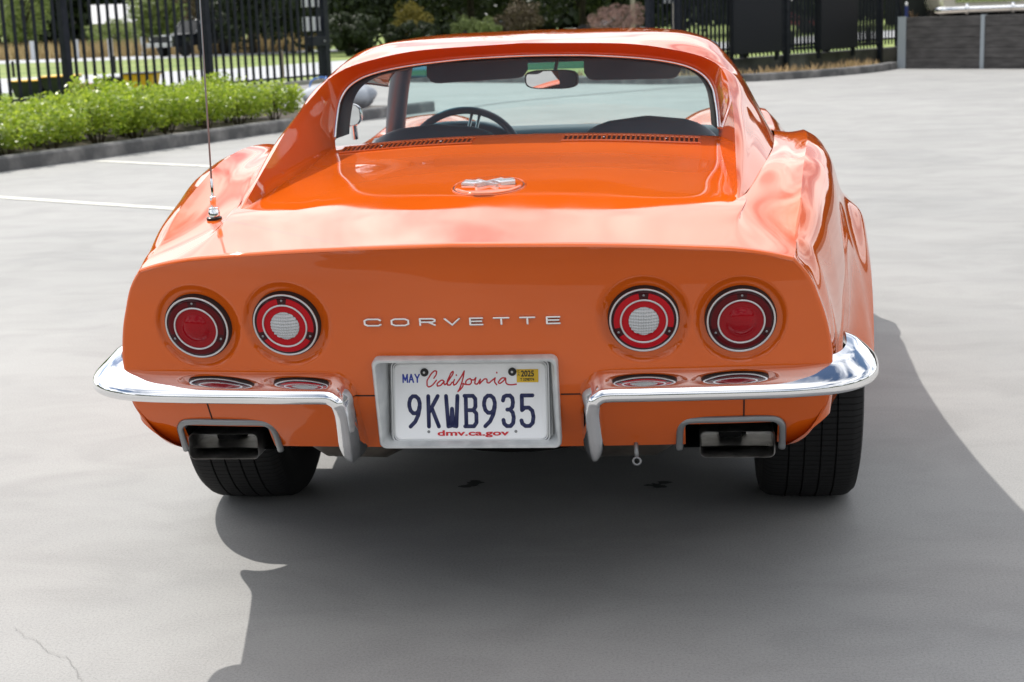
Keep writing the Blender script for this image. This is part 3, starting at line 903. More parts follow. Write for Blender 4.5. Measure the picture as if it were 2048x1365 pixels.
# pale vintage car on the raised yard, only its chrome bumper end comes into the picture
CREAM = principled("cream_paint", (0.55, 0.52, 0.44), rough=0.35, coat=1.0)
SCREENM = principled("shade_cloth", (0.010, 0.013, 0.014), rough=0.9); noise_tint(SCREENM, (0.007, 0.010, 0.010), (0.020, 0.024, 0.024), scale=3, stretch=(1, 1, 0.3))
sf = empty("screen_fence", (4.8, 31.2, 0.73)); tag(sf, "tall dark cloth covered fence behind the blue post on the raised yard", "fence")
bm = nb(); G = np.array([[(x, 0.03 * math.sin(x * 2.1) + 0.012 * math.sin(x * 9), z) for z in (0.02, 0.8, 1.6, 2.5)] for x in np.linspace(0, 14, 90)]); grid(bm, G); obj("cloth", bm, SCREENM, sf)
for k in range(6):
    bm = nb(); tube(bm, [(0.1 + 2.7 * k, 0.09, 0), (0.1 + 2.7 * k, 0.09, 2.6)], 0.03, seg=10); obj("post", bm, FENCE, sf)
vc = empty("vintage_car", (6.19, 26.95, 0.74), -0.06); tag(vc, "cream old car with a chrome bumper parked above the dark wall", "car")
bm = nb(); prof = [(-0.80, 0.30), (-0.86, 0.45), (-0.88, 0.70), (-0.84, 0.92), (-0.74, 1.0), (0.74, 1.0), (0.84, 0.92), (0.88, 0.70), (0.86, 0.45), (0.80, 0.30)]
G = np.array([[(x * (0.96 if yy in (0.12, 4.3) else 1), yy, z + (0.0 if yy < 4.2 else -0.05)) for x, z in prof] for yy in (0.12, 0.25, 1.2, 3.0, 4.1, 4.3)])
V = grid(bm, G, close_v=True); bm.faces.new(V[0]); bm.faces.new(V[-1][::-1]); recalc(bm); obj("body", bm, CREAM, vc, angle=45)
bm = nb(); G = np.array([[(x, yy, z) for x, z in ((-0.74, 1.0), (-0.62, 1.42), (-0.5, 1.47), (0.5, 1.47), (0.62, 1.42), (0.74, 1.0))] for yy in (1.0, 1.5, 2.6, 3.1)])
G[0, 1:5, 2] = 1.01; G[-1, 1:5, 2] = 1.01
grid(bm, G); recalc(bm); obj("cabin", bm, principled("dark_glass", (0.012, 0.014, 0.017), rough=0.25, spec=0.2), vc, angle=40)
bm = nb()
P = smooth_curve([(-0.93, 0.40, 0.31), (-0.93, 0.12, 0.31), (-0.84, -0.02, 0.31), (-0.4, -0.06, 0.31), (0.4, -0.06, 0.31), (0.84, -0.02, 0.31), (0.93, 0.12, 0.31), (0.93, 0.40, 0.31)], 40)
tube(bm, P, 0.062, seg=14, flat=(Vector((0, 1, 0)), 0.55)); obj("bumper", bm, CHROME, vc)
for s in (-0.42, 0.42):
    bm = nb(); tube(bm, [(s, -0.10, 0.23), (s, -0.12, 0.31), (s, -0.10, 0.42)], [0.03, 0.045, 0.03], seg=12); obj("overrider", bm, CHROME, vc)
bm = nb()
G = np.array([[(-0.62 + 0.0275 * k, 0.108 - 0.013 * (k % 4 in (1, 2)), z) for k in range(46)] for z in (0.44, 0.60)]); grid(bm, G); recalc(bm)
obj("grille", bm, CHROME, vc, smooth=False)
for x in (-0.72, 0.72):
    for y in (0.85, 3.45):
        bm = nb(); lathe(bm, [(0.19, -0.08), (0.29, -0.085), (0.315, -0.05), (0.315, 0.05), (0.29, 0.085), (0.19, 0.08)], 28, Matrix.Translation((x, y, 0.315)) @ Matrix.Rotation(R(90), 4, 'Y')); w = obj("wheel", bm, RUBBER, vc, angle=40)
        bm = nb(); lathe(bm, [(0.0, 0.0), (0.19, 0.03), (0.19, -0.03), (0.0, -0.01)], 24, Matrix.Translation((x, y, 0.315)) @ Matrix.Rotation(R(90), 4, 'Y')); obj("hubcap", bm, CHROME, w)

# bins, crate, stakes
BIN_D = principled("bin_green", (0.012, 0.025, 0.018), rough=0.5); BIN_Y = principled("bin_yellow", (0.88, 0.50, 0.03), rough=0.45); BIN_K = principled("bin_black", (0.012, 0.012, 0.014), rough=0.5)


def wheelie(x, y, rz, bodym, lidm, label, h=1.0, tilt=0.0):
    t = empty("wheelie_bin", (x, y, -0.02), rz); tag(t, label, "bin", "wheelie bins beyond the fence")
    bm = nb(); G = np.array([[(sx * w_, sy * d_, z) for sx, sy in ((-1, -1), (1, -1), (1, 1), (-1, 1))] for z, w_, d_ in ((0.06, 0.22, 0.24), (h * 0.9, 0.28, 0.33), (h * 0.93, 0.305, 0.36), (h * 0.96, 0.305, 0.36))])
    V = grid(bm, G, close_v=True); bm.faces.new(V[0]); bm.faces.new(V[-1]); recalc(bm); obj("bin_body", bm, bodym, t, angle=30)
    bm = nb(); box(bm, -0.32, 0.32, -0.39, 0.37, h * 0.965, h * 1.03, bevel=0.02, M4=Matrix.Rotation(tilt, 4, 'X')); obj("lid", bm, lidm, t, angle=40)
    for s in (-0.27, 0.27):
        bm = nb(); lathe(bm, [(0.02, -0.03), (0.1, -0.03), (0.1, 0.03), (0.02, 0.03)], 20, Matrix.Translation((s, 0.3, 0.10)) @ Matrix.Rotation(R(90), 4, 'Y')); obj("wheel", bm, RUBBER, t, angle=40)


wheelie(-12.15, 25.0, 0.15, BIN_D, BIN_Y, "dark wheelie bin with a yellow lid left of the fence post", h=0.37)
wheelie(-11.55, 25.1, 0.1, BIN_D, BIN_Y, "dark yellow lidded wheelie bin standing next to the leftmost bin", h=0.43)
wheelie(-10.48, 25.3, 0.2, BIN_K, BIN_K, "all black wheelie bin beside the yellow bin behind the shrubs", h=0.36)
wheelie(-9.93, 25.1, 0.1, BIN_Y, BIN_K, "yellow wheelie bin with a black lid behind the shrubs", h=0.44)
bm = nb(); box(bm, -0.3, 0.3, -0.2, 0.2, 0, 0.34, bevel=0.012)
for k in range(3): box(bm, -0.305, 0.305, -0.205, -0.2003, 0.05 + 0.1 * k, 0.09 + 0.1 * k)
o = obj("plastic_crate", bm, principled("crate_red", (0.22, 0.02, 0.02), rough=0.6), smooth=False); o.location = (-10.95, 24.9, -0.08); tag(o, "dark red plastic crate between the wheelie bins", "crate")
WOOD = principled("pale_timber", (0.30, 0.25, 0.18), rough=0.85); noise_tint(WOOD, (0.22, 0.18, 0.13), (0.36, 0.31, 0.23), scale=8, stretch=(1, 1, 0.15))
for (x, y, h, s, m, lab) in ((-7.72, 27.2, 0.74, 0.07, WOOD, "short pale timber stake just beyond the left fence"),
                             (-19.1, 40.0, 0.46, 0.07, BIN_K, "thin dark marker stake on the lawn farthest left"),
                             (-16.4, 41.0, 0.50, 0.07, BIN_K, "thin dark marker stake on the lawn above the yellow bin"),
                             (3.57, 44.0, 0.5, 0.10, BIN_K, "short dark stake on the verge left of the middle fence post"),
                             (5.97, 45.0, 0.5, 0.10, BIN_K, "short dark stake on the verge right of the right dark board")):
    bm = nb(); box(bm, -s / 2, s / 2, -s / 2, s / 2, -0.02, h, bevel=0.006); G = None
    box(bm, -s / 2 - 0.004, s / 2 + 0.004, -s / 2 - 0.004, s / 2 + 0.004, h * 0.82, h * 0.88)
    o = obj("marker_stake", bm, m, smooth=False); o.location = (x, y, -0.02); tag(o, lab, "stake")
# white bollard posts along the far lane
for i, x in enumerate((-29.6, -27.55, -25.95, -24.4)):
    y = 66.0 + 0.1 * i
    bm = nb(); box(bm, -0.11, 0.11, -0.06, 0.06, -0.02, 0.86, bevel=0.02); box(bm, -0.113, 0.113, -0.063, 0.063, 0.66, 0.72)
    o = obj("white_post", bm, WHITE, smooth=False); o.location = (x, y, -0.02)
    tag(o, "white guide post standing in the dry grass beyond the lawn", "post", "white guide posts in the dry grass")
# poles
for (x, y, h, rr_, lab) in ((0.07, 52.0, 7.5, 0.13, "pale timber pole rising behind the right end of the roof"), (-1.67, 60.0, 7.5, 0.09, "thin grey pole rising behind the pinkish bush")):
    t = empty("utility_pole", (x, y, -0.02)); tag(t, lab, "pole")
    bm = nb(); tube(bm, [(0, 0, 0), (0, 0, h)], [rr_, rr_ * 0.75], seg=12); obj("shaft", bm, principled("pole_timber", (0.34, 0.31, 0.26), rough=0.85), t, angle=40)
    bm = nb(); box(bm, -0.9, 0.9, -0.05, 0.05, h - 0.7, h - 0.58); obj("crossarm", bm, WOOD, t, smooth=False)

# house
hs = empty("bungalow", (-37.6, 100, -0.02), 0.35); tag(hs, "low house with a pale metal roof among the trees at left", "house")
bm = nb(); box(bm, -2.0, 2.0, 0, 5, 0, 1.7); obj("wall", bm, principled("house_wall", (0.42, 0.36, 0.33), rough=0.9), hs, smooth=False)
bm = nb()
ps = [(-2.2, -0.4, 1.65), (2.2, -0.4, 1.65), (2.2, 2.5, 2.95), (-2.2, 2.5, 2.95), (-2.2, 5.4, 1.65), (2.2, 5.4, 1.65)]
vs = [bm.verts.new(p) for p in ps]; bm.faces.new((vs[0], vs[1], vs[2], vs[3])); bm.faces.new((vs[3], vs[2], vs[5], vs[4])); bm.faces.new((vs[0], vs[3], vs[4])); bm.faces.new((vs[1], vs[5], vs[2]))
recalc(bm); ROOFM = principled("pale_roof", (0.34, 0.34, 0.37), rough=0.5); ribs(ROOFM, 4, 0.5, 'X', 0.02); obj("roof", bm, ROOFM, hs, smooth=False)
for x in (-1.0, 1.1):
    bm = nb(); box(bm, x - 0.6, x + 0.6, -0.04, 0.02, 0.8, 1.7); w = obj("window", bm, PLATE_W, hs, smooth=False)
    bm = nb(); box(bm, x - 0.52, x + 0.52, -0.05, -0.041, 0.87, 1.63); obj("pane", bm, principled("house_pane", (0.05, 0.06, 0.07), rough=0.1), w, smooth=False)


# generic far vehicle
def far_car(name, label, x, y, rz, paint, h=1.45, w=0.9, L_=4.2, off=False):
    t = empty(name, (x, y, -0.02), rz); tag(t, label, "car")
    hb = h * (0.62 if off else 0.58)
    if off:
        pr = [(0.0, 0.42), (0.0, hb * 0.96), (0.2, hb), (1.35, hb + 0.04), (1.36, hb + 0.05), (L_ - 0.05, hb + 0.05), (L_, 0.5)]
    else:
        pr = [(0.0, 0.35), (0.05, hb * 0.8), (0.5, hb * 0.95), (1.2, hb), (L_ - 0.6, hb), (L_, hb * 0.85), (L_, 0.4)]
    G = np.array([[(sx, yy, z) for yy, z in pr] for sx in (-w, -w * 0.97, w * 0.97, w)])
    G[0, :, 2] = np.minimum(G[0, :, 2], hb * 0.97); G[3, :, 2] = G[0, :, 2]
    bm = nb(); V = grid(bm, G); bm.faces.new(V[0][::-1]); bm.faces.new(V[-1]); recalc(bm); obj("body", bm, paint, t, angle=35)
    c0, c1 = (1.4, L_ - 0.35) if off else (1.1, L_ - 0.5)
    e = 0.45 if off else 0.75
    bm = nb(); G = np.array([[(sx * k, yy, z) for yy, z in ((c0, hb), (c0 + e, h), (c1 - 0.3 * e, h), (c1, hb))] for sx, k in ((-w * 0.95, 1), (-w * 0.8, 1), (w * 0.8, 1), (w * 0.95, 1))])
    G[0, 1:3, 2] -= 0.12; G[3, 1:3, 2] -= 0.12
    grid(bm, G); bm.faces.new([bm.verts.new(v) for v in G[0]]); bm.faces.new([bm.verts.new(v) for v in G[3]]); recalc(bm); obj("window_glass", bm, MATS["dark_glass"], t, angle=30)
    bm = nb(); box(bm, -w * 0.82, w * 0.82, c0 + e, c1 - 0.3 * e, h - 0.005, h + 0.03, bevel=0.012); obj("roof", bm, paint, t, smooth=False)
    for s in (-1, 1):
        bm = nb(); tube(bm, [(s * w * 0.9, c0 + 0.02, hb + 0.02), (s * w * 0.82, c0 + e, h)], 0.03, seg=8); obj("pillar", bm, MATS["pale_roof"] if off else paint, t)
        bm = nb(); lathe(bm, [(0.0, 0.02), (0.11, 0.0), (0.12, -0.03)], 20, Matrix.Translation((s * w * 0.72, -0.01, hb * 0.82)) @ Matrix.Rotation(R(90), 4, 'X')); obj("headlight", bm, PLATE_W, t)
        for yy in (0.75, L_ - 0.8):
            bm = nb(); lathe(bm, [(0.0, 0.1), (0.2, 0.1), (0.33, 0.09), (0.36, 0.05), (0.36, -0.09), (0.0, -0.09)], 26, Matrix.Translation((s * w * 0.86, yy, 0.36)) @ Matrix.Rotation(R(90 * s), 4, 'Y')); obj("wheel", bm, RUBBER, t, angle=40)
    bm = nb(); box(bm, -w, w, -0.14, -0.005, 0.42, 0.60, bevel=0.02); obj("bumper", bm, CHROME if not off else SATIN, t, smooth=False)
    bm = nb(); box(bm, -w * 0.5, w * 0.5, -0.012, -0.002, hb * 0.66, hb * 0.92); obj("grille", bm, BLACK, t, smooth=False)
    return t


NAVYC = principled("navy_car_paint", (0.010, 0.012, 0.02), rough=0.3, coat=1.0)
SILC = principled("silver_car_paint", (0.42, 0.44, 0.48), rough=0.3, metal=0.5, coat=1.0)
REDC = principled("red_car_paint", (0.20, 0.01, 0.015), rough=0.3, coat=1.0)
far_car("off_roader", "black boxy off-roader parked beyond the lawn on the left", -22.3, 62.6, -0.5, NAVYC, h=1.5, w=0.80, L_=4.0, off=True)
far_car("parked_car", "silver car half hidden by the olive bush beyond the road", -9.9, 62.5, -1.3, SILC, h=1.0, w=0.7, L_=3.6)
far_car("parked_car", "dark grey car whose top shows left of the pinkish bush", -4.6, 66, -1.2, SILC, h=0.95, w=0.7, L_=3.6)
far_car("parked_car", "dark red car glimpsed through the right fence", 6.6, 67, 1.3, REDC, h=1.0, w=0.7, L_=3.6)

# bulky grey sack at the end of the garden bed
SACKM = principled("sack_cloth", (0.42, 0.45, 0.50), rough=0.75); noise_tint(SACKM, (0.34, 0.37, 0.42), (0.50, 0.53, 0.58), scale=6, bump=0.5, bump_scale=10)
sk = empty("bulk_sack", (-4.22, 16.7, 0.085)); tag(sk, "pale grey bulk sack with blue straps behind the orange car", "sack")
bm = nb(); b = bmesh.new(); bmesh.ops.create_uvsphere(b, u_segments=40, v_segments=24, radius=1)
for v in b.verts:
    c = v.co
    a = math.atan2(c.y, c.x); k = 1 + 0.06 * math.sin(5 * a + 2 * c.z) + 0.04 * math.sin(9 * a - 3 * c.z)
    s = (abs(math.cos(a)) ** 3 + abs(math.sin(a)) ** 3) ** (-1 / 3)
    v.co = Vector((c.x * k * s * 0.47, c.y * k * s * 0.40, max(0.0, 0.17 + c.z * 0.2 + 0.02 * math.sin(7 * a))))
append(bm, b); obj("bag", bm, SACKM, sk)
BLUES = principled("blue_strap", (0.05, 0.16, 0.45), rough=0.6)
for s, a in ((-1, 0.3), (1, 0.1)):
    bm = nb(); P = smooth_curve([(s * 0.12 - 0.25, -0.12, 0.30), (s * 0.10 - 0.25, -0.05, 0.40), (s * 0.03 - 0.2, 0.05, 0.44), (s * -0.02 - 0.15, 0.1, 0.36), (s * -0.02 - 0.12, 0.12, 0.30)], 18); tube(bm, P, 0.012, seg=8); obj("strap", bm, BLUES, sk)

# ================================================================== the orange coupe
car = empty("sports_car", (0, 0, 0))
tag(car, "orange vintage coupe seen from behind with round tail lamps and split chrome bumpers", "car")

# ---- body shell: stations along Y, control points from the centre line outwards
ST_Y = [-1.15, -0.95, -0.75, -0.55, -0.35, -0.10, 0.16, 0.40, 0.80, 1.30, 1.60, 2.00, 2.30, 2.60, 3.00, 3.40, 3.55]
ST_TOP = [
    [(0, .850), (.27, .843), (.46, .831), (.53, .824), (.585, .8135), (.632, .800)],
    [(0, .866), (.27, .861), (.49, .8465), (.54, .840), (.597, .829), (.647, .8215)],
    [(0, .883), (.27, .877), (.53, .8615), (.548, .858), (.612, .8545), (.668, .865)],
    [(0, .898), (.27, .892), (.535, .872), (.578, .876), (.637, .8795), (.687, .896)],
    [(0, .911), (.27, .905), (.53, .886), (.612, .899), (.662, .9025), (.707, .9195)],
    [(0, .921), (.27, .915), (.525, .901), (.645, .913), (.69, .9175), (.731, .934)],
    [(0, .9455), (.27, .941), (.522, .926), (.663, .923), (.705, .9235), (.746, .934)],
    [(0, .942), (.27, .938), (.522, .925), (.670, .920), (.713, .914), (.752, .917)],
    [(0, .90), (.27, .90), (.5, .88), (.672, .868), (.717, .860), (.757, .848)],
    [(0, .87), (.27, .87), (.5, .85), (.672, .833), (.722, .826), (.760, .812)],
    [(0, .850), (.27, .848), (.46, .842), (.60, .836), (.69, .826), (.757, .812)],
    [(0, .822), (.27, .818), (.40, .806), (.52, .822), (.65, .838), (.757, .832)],
    [(0, .805), (.27, .798), (.39, .806), (.50, .850), (.64, .866), (.752, .853)],
    [(0, .78), (.27, .772), (.38, .775), (.48, .832), (.62, .852), (.742, .838)],
    [(0, .77), (.27, .760), (.38, .745), (.47, .762), (.59, .79), (.72, .785)],
    [(0, .69), (.27, .68), (.38, .672), (.46, .68), (.56, .69), (.66, .68)],
    [(0, .61), (.25, .605), (.35, .60), (.42, .60), (.5, .60), (.58, .595)],
]
ST_SIDE = [
    [(.632, .800), (.667, .752), (.700, .66), (.710, .58), (.694, .465)],
    [(.647, .8215), (.684, .785), (.712, .69), (.724, .59), (.714, .462)],
    [(.668, .865), (.716, .822), (.744, .72), (.756, .60), (.744, .442)],
    [(.687, .896), (.744, .848), (.776, .74), (.788, .60), (.778, .415)],
    [(.707, .9195), (.767, .876), (.797, .765), (.836, .64), (.870, .455)],
    [(.731, .934), (.786, .892), (.815, .805), (.859, .757), (.876, .695)],
    [(.746, .934), (.795, .890), (.818, .800), (.863, .750), (.878, .672)],
    [(.752, .917), (.790, .85), (.807, .75), (.822, .60), (.835, .46)],
    [(.757, .848), (.795, .78), (.805, .62), (.790, .42), (.750, .25)],
    [(.760, .812), (.797, .75), (.806, .60), (.790, .42), (.750, .25)],
    [(.757, .812), (.797, .75), (.806, .60), (.790, .42), (.750, .25)],
    [(.757, .832), (.802, .77), (.815, .62), (.800, .42), (.760, .25)],
    [(.752, .853), (.800, .80), (.825, .755), (.850, .70), (.866, .660)],
    [(.742, .838), (.797, .79), (.825, .755), (.850, .735), (.866, .715)],
    [(.72, .785), (.770, .72), (.790, .60), (.780, .45), (.740, .30)],
    [(.66, .68), (.690, .64), (.700, .58), (.690, .48), (.650, .38)],
    [(.58, .595), (.600, .57), (.610, .54), (.60, .50), (.56, .42)],
]
NT, NS = 56, 54
top_a = np.array(ST_TOP); side_a = np.array(ST_SIDE)
u_top = np.linspace(0, 5, NT + 1); u_side = np.linspace(0, 4, NS + 1)


def section(Y):
    tp = np.stack([[spl(ST_Y, top_a[:, k, c], Y) for c in (0, 1)] for k in range(6)])
    sd = np.stack([[pch(ST_Y, side_a[:, k, c], Y) for c in (0, 1)] for k in range(5)])
    for yw in (0.0, 2.489):
        if abs(Y - yw) < 0.374:
            za = 0.338 + math.sqrt(0.374 ** 2 - (Y - yw) ** 2)
            if za > sd[4, 1]: sd[4, 1] = za
            for k in (3, 2, 1):
                sd[k, 1] = max(sd[k, 1], sd[k + 1, 1] + 0.022)
    T = np.stack([spl(range(6), tp[:, 0], u_top), spl(range(6), tp[:, 1], u_top)], 1)
    S = np.stack([spl(range(5), sd[:, 0], u_side), spl(range(5), sd[:, 1], u_side)], 1)
    return np.concatenate([T, S[1:]])


# outline of the tail, same column count
OUT_T = np.stack([spl(range(6), top_a[0, :, 0], u_top), spl(range(6), top_a[0, :, 1], u_top)], 1)
OUT_S = smooth_curve([(.632, .800), (.649, .780), (.667, .752), (.682, .715), (.696, .674), (.705, .634), (.710, .595), (.710, .55), (.705, .50), (.694, .465), (.677, .431), (.658, .405), (.638, .393), (.618, .390)], NS + 1)
OUT = np.concatenate([OUT_T, OUT_S[1:]])
YT_Z = [0.385, 0.40, 0.46, 0.53, 0.58, 0.63, 0.68, 0.715, 0.75, 0.78, 0.80, 0.82, 0.835, 0.85]
YT_Y = [-.972, -.985, -1.035, -1.075, -1.088, -1.098, -1.110, -1.119, -1.130, -1.143, -1.154, -1.169, -1.183, -1.20]
LAMPS = [(-.533, .678, 'stop'), (-.349, .684, 'rev'), (.349, .684, 'rev'), (.533, .678, 'stop')]
LR = 0.0665


def ytail(x, z):
    x = np.asarray(x, float); z = np.asarray(z, float)
    y = pch(YT_Z, YT_Y, z) + 0.085 * x * x
    return y


def ydish(x, z):
    y = ytail(x, z)
    for lx, lz, _ in LAMPS:
        r_ = np.hypot(np.asarray(x) - lx, (np.asarray(z) - lz))
        k = np.clip((0.091 - r_) / 0.014, 0, 1)
        y = y + 0.0095 * k * k * (3 - 2 * k)
    return y


RE = 0.009
# outward normal of the outline in the xz plane
tg = np.gradient(OUT, axis=0); tg /= np.linalg.norm(tg, axis=1)[:, None]
on = np.stack([-tg[:, 1], tg[:, 0]], 1); on *= np.sign((on * (OUT - np.array([0, .6]))).sum(1))[:, None]
on[0] = (0, 1)
IN = OUT - on * RE
IN[0, 0] = 0
Yend = ytail(OUT[:, 0], OUT[:, 1]) + RE

bm = nb()
# rows from the tail forward
rows = []
q = np.linspace(1, 0, 22)
for t in q:
    Yn = -0.95 - 0.20 * t
    S = section(Yn)
    w = max(0.0, min(1.0, (t - 0.05) / 0.95)); w = w * w * (3 - 2 * w)
    S = S.copy()
    S[NT + 1:] = S[NT + 1:] * (1 - w) + OUT[NT + 1:] * w
    if t == 1: S = OUT.copy()
    Y = Yn + (Yend + 1.15) * t * t
    # a faint raised bead a little ahead of the tail lip
    P = np.stack([S[:, 0], Y, S[:, 1]], 1)
    bead = math.exp(-((t - 0.86) / 0.07) ** 2) * 0.0
    P[:NT - 3, 2] += bead
    rows.append(P)
Ys = np.concatenate([np.linspace(-0.95, 0.16, 64)[1:], np.linspace(0.16, 0.44, 24)[1:]])
back_rows = len(rows)
for Y in Ys:
    S = section(Y)
    rows.append(np.stack([S[:, 0], np.full(len(S), Y), S[:, 1]], 1))
G = np.array(rows)
Y_CUT = 0.165
# deck + quarter back to the window line, then only the quarter (outside the cabin)
kcut = max(i for i in range(len(rows)) if rows[i][0, 1] <= Y_CUT)
ic3 = int(round(3 / 5 * NT))
grid(bm, G[:kcut + 1])
grid(bm, G[kcut:, ic3:])
# doors
Yd = np.linspace(0.44, 1.60, 30)
D = np.array([np.stack([s[:, 0], np.full(len(s), y), s[:, 1]], 1) for y in Yd for s in (section(y),)])
grid(bm, D[:, ic3:])
# hood and front wings
Yh = np.concatenate([np.linspace(1.60, 2.08, 12), np.linspace(2.085, 2.895, 40)[:], np.linspace(2.92, 3.55, 14)])
H = np.array([np.stack([s[:, 0], np.full(len(s), y), s[:, 1]], 1) for y in Yh for s in (section(y),)])
grid(bm, H)
nose = H[-1]
grid(bm, np.array([nose, np.stack([nose[:, 0] * 0.96, nose[:, 1] + 0.05, nose[:, 2] - 0.03], 1), np.stack([nose[:, 0] * 0.9, nose[:, 1] + 0.03, np.minimum(nose[:, 2] - 0.05, 0.40)], 1)]))
# rounded edge round the tail
er = []
for th in np.linspace(0, math.pi / 2, 6):
    P2 = OUT - on * (RE * (1 - math.cos(th)))
    P2[0, 0] = 0
    er.append(np.stack([P2[:, 0], ytail(OUT[:, 0], OUT[:, 1]) * 1.0 + RE * (1 - math.sin(th)), P2[:, 1]], 1))
er[-1][:, 1] = ydish(IN[:, 0], IN[:, 1])
grid(bm, np.array(er)[::-1])
# tail face: Coons patch
tb = nb()
T = IN[:NT + 1]; Rr = IN[NT:]
vv = (Rr[:, 1] - Rr[0, 1]) / (Rr[-1, 1] - Rr[0, 1])
Lz = T[0, 1] + vv * (0.400 - T[0, 1])
uu = T[:, 0] / T[-1, 0]
B = np.stack([uu * Rr[-1, 0], 0.400 + (Rr[-1, 1] - 0.400) * uu], 1)
V_, U_ = np.meshgrid(np.linspace(0, 1, NS + 1), np.linspace(0, 1, NT + 1), indexing='ij')
C2 = np.zeros((NS + 1, NT + 1, 2))
for c in (0, 1):
    L_ = np.zeros(NS + 1) if c == 0 else Lz
    uw = uu[None, :]; vw = vv[:, None]
    C2[..., c] = (1 - vw) * T[None, :, c] + vw * B[None, :, c] + (1 - uw) * L_[:, None] + uw * Rr[:, None, c] \
        - ((1 - uw) * (1 - vw) * T[0, c] + uw * (1 - vw) * T[-1, c] + (1 - uw) * vw * B[0, c] + uw * vw * B[-1, c])
C2[0] = T; C2[:, -1] = Rr
# refine between the samples so that the lamp dishes come out round
def refine(A, n0, n1):
    a = np.linspace(0, A.shape[0] - 1, n0); b_ = np.linspace(0, A.shape[1] - 1, n1)
    X = np.stack([np.stack([np.interp(a, np.arange(A.shape[0]), A[:, j, c]) for j in range(A.shape[1])], 1) for c in (0, 1)], -1)
    return np.stack([np.stack([np.interp(b_, np.arange(A.shape[1]), X[i, :, c]) for i in range(n0)], 0) for c in (0, 1)], -1)
RF = 3
C3 = refine(C2, RF * NS + 1, RF * NT + 1)
grid(tb, np.stack([C3[..., 0], ydish(C3[..., 0], C3[..., 1]), C3[..., 1]], -1))


def cut(b, x0, x1, z0, z1):
    for co, no in (((x0, 0, 0), (1, 0, 0)), ((x1, 0, 0), (1, 0, 0)), ((0, 0, z0), (0, 0, 1)), ((0, 0, z1), (0, 0, 1))):
        bmesh.ops.bisect_plane(b, geom=list(b.verts) + list(b.edges) + list(b.faces), plane_co=co, plane_no=no, dist=1e-6)
    kill = [f for f in b.faces if x0 < f.calc_center_median().x < x1 and z0 < f.calc_center_median().z < z1]
    bmesh.ops.delete(b, geom=kill, context='FACES')


cut(tb, -0.01, 0.1735, 0.428, 0.609)
cut(tb, 0.425, 0.608, 0.30, 0.453)
append(bm, tb)
bmesh.ops.remove_doubles(bm, verts=list(bm.verts), dist=0.0002)
mirror_x(bm)
bmesh.ops.remove_doubles(bm, verts=list(bm.verts), dist=0.0002)
recalc(bm)
if sum(f.normal.z * f.calc_area() for f in bm.faces if f.calc_center_median().z > 0.8) < 0: bmesh.ops.reverse_faces(bm, faces=list(bm.faces))
body = obj("body", bm, PAINT, car, angle=42)

# ---- roof with its two sail panels
RIM = np.array([(-.70, .541, .8635), (-.641, .542, .880), (-.52, .543, .919), (-.373, .5455, .962), (-.27, .547, .993), (-.133, .547, 1.026), (-.01, .545, 1.056), (.09, .537, 1.086), (.138, .527, 1.104), (.160, .510, 1.119), (.168, .480, 1.1345)])
M_Y = [-.70, -.52, -.27, 0.0, .168, .30, .50, .80, 1.20]
M1 = np.array([(.5425, .8632), (.557, .908), (.566, .977), (.570, 1.036), (.562, 1.085), (.572, 1.092), (.578, 1.092), (.578, 1.088), (.556, 1.062)])
M2 = np.array([(.544, .8627), (.570, .893), (.590, .945), (.607, .982), (.609, 1.015), (.613, 1.018), (.600, 1.055), (.584, 1.068), (.562, 1.042)])
MV = np.array([(.546, .862), (.583, .878), (.624, .906), (.654, .9195), (.664, .923), (.666, .922), (.612, 1.03), (.582, 1.062), (.560, 1.036)])
R_Y = [.168, .30, .50, .80, 1.00, 1.20]
RC = [np.array([(0, 1.186), (0, 1.197), (0, 1.208), (0, 1.2125), (0, 1.207), (0, 1.188)]),
      np.array([(.27, 1.176), (.27, 1.190), (.27, 1.2035), (.27, 1.209), (.27, 1.203), (.26, 1.181)]),
      np.array([(.40, 1.156), (.40, 1.177), (.40, 1.1965), (.40, 1.200), (.395, 1.192), (.38, 1.166)]),
      np.array([(.480, 1.134), (.490, 1.156), (.500, 1.172), (.500, 1.171), (.495, 1.159), (.475, 1.132)])]
bm = nb()
u_s = np.r_[0, 0.10, np.linspace(0.25, 3, 26)]
sail_rows = []
for Y in np.r_[np.linspace(-.70, .06, 40), .08, .10, .12, .135, .146, .153, .159, .164, .168]:
    rim = np.array([pch(RIM[:, 0], RIM[:, 1], Y), pch(RIM[:, 0], RIM[:, 2], Y)])
    ctl = np.stack([rim] + [np.array([pch(M_Y, m[:, 0], Y), pch(M_Y, m[:, 1], Y)]) for m in (M1, M2, MV)])
    S = np.stack([pch(range(4), ctl[:, 0], u_s), pch(range(4), ctl[:, 1], u_s)], 1)
    sail_rows.append(np.stack([S[:, 0], np.full(len(u_s), Y), S[:, 1]], 1))
grid(bm, np.array(sail_rows))
roof_rows = []
u_r = np.r_[np.linspace(0, 2.99, 30)[:-1], 3 + u_s]
for Y in np.r_[.168, .177, np.linspace(.20, .62, 22), np.linspace(.65, 1.20, 18)]:
    ctl = np.stack([np.array([pch(R_Y, m[:, 0], Y), pch(R_Y, m[:, 1], Y)]) for m in RC] + [np.array([pch(M_Y, m[:, 0], Y), pch(M_Y, m[:, 1], Y)]) for m in (M1, M2, MV)])
    S = np.stack([pch(range(7), ctl[:, 0], u_r), pch(range(7), ctl[:, 1], u_r)], 1)
    roof_rows.append(np.stack([S[:, 0], np.full(len(u_r), Y), S[:, 1]], 1))
roof_rows[0][-len(u_s):] = sail_rows[-1]
grid(bm, np.array(roof_rows))
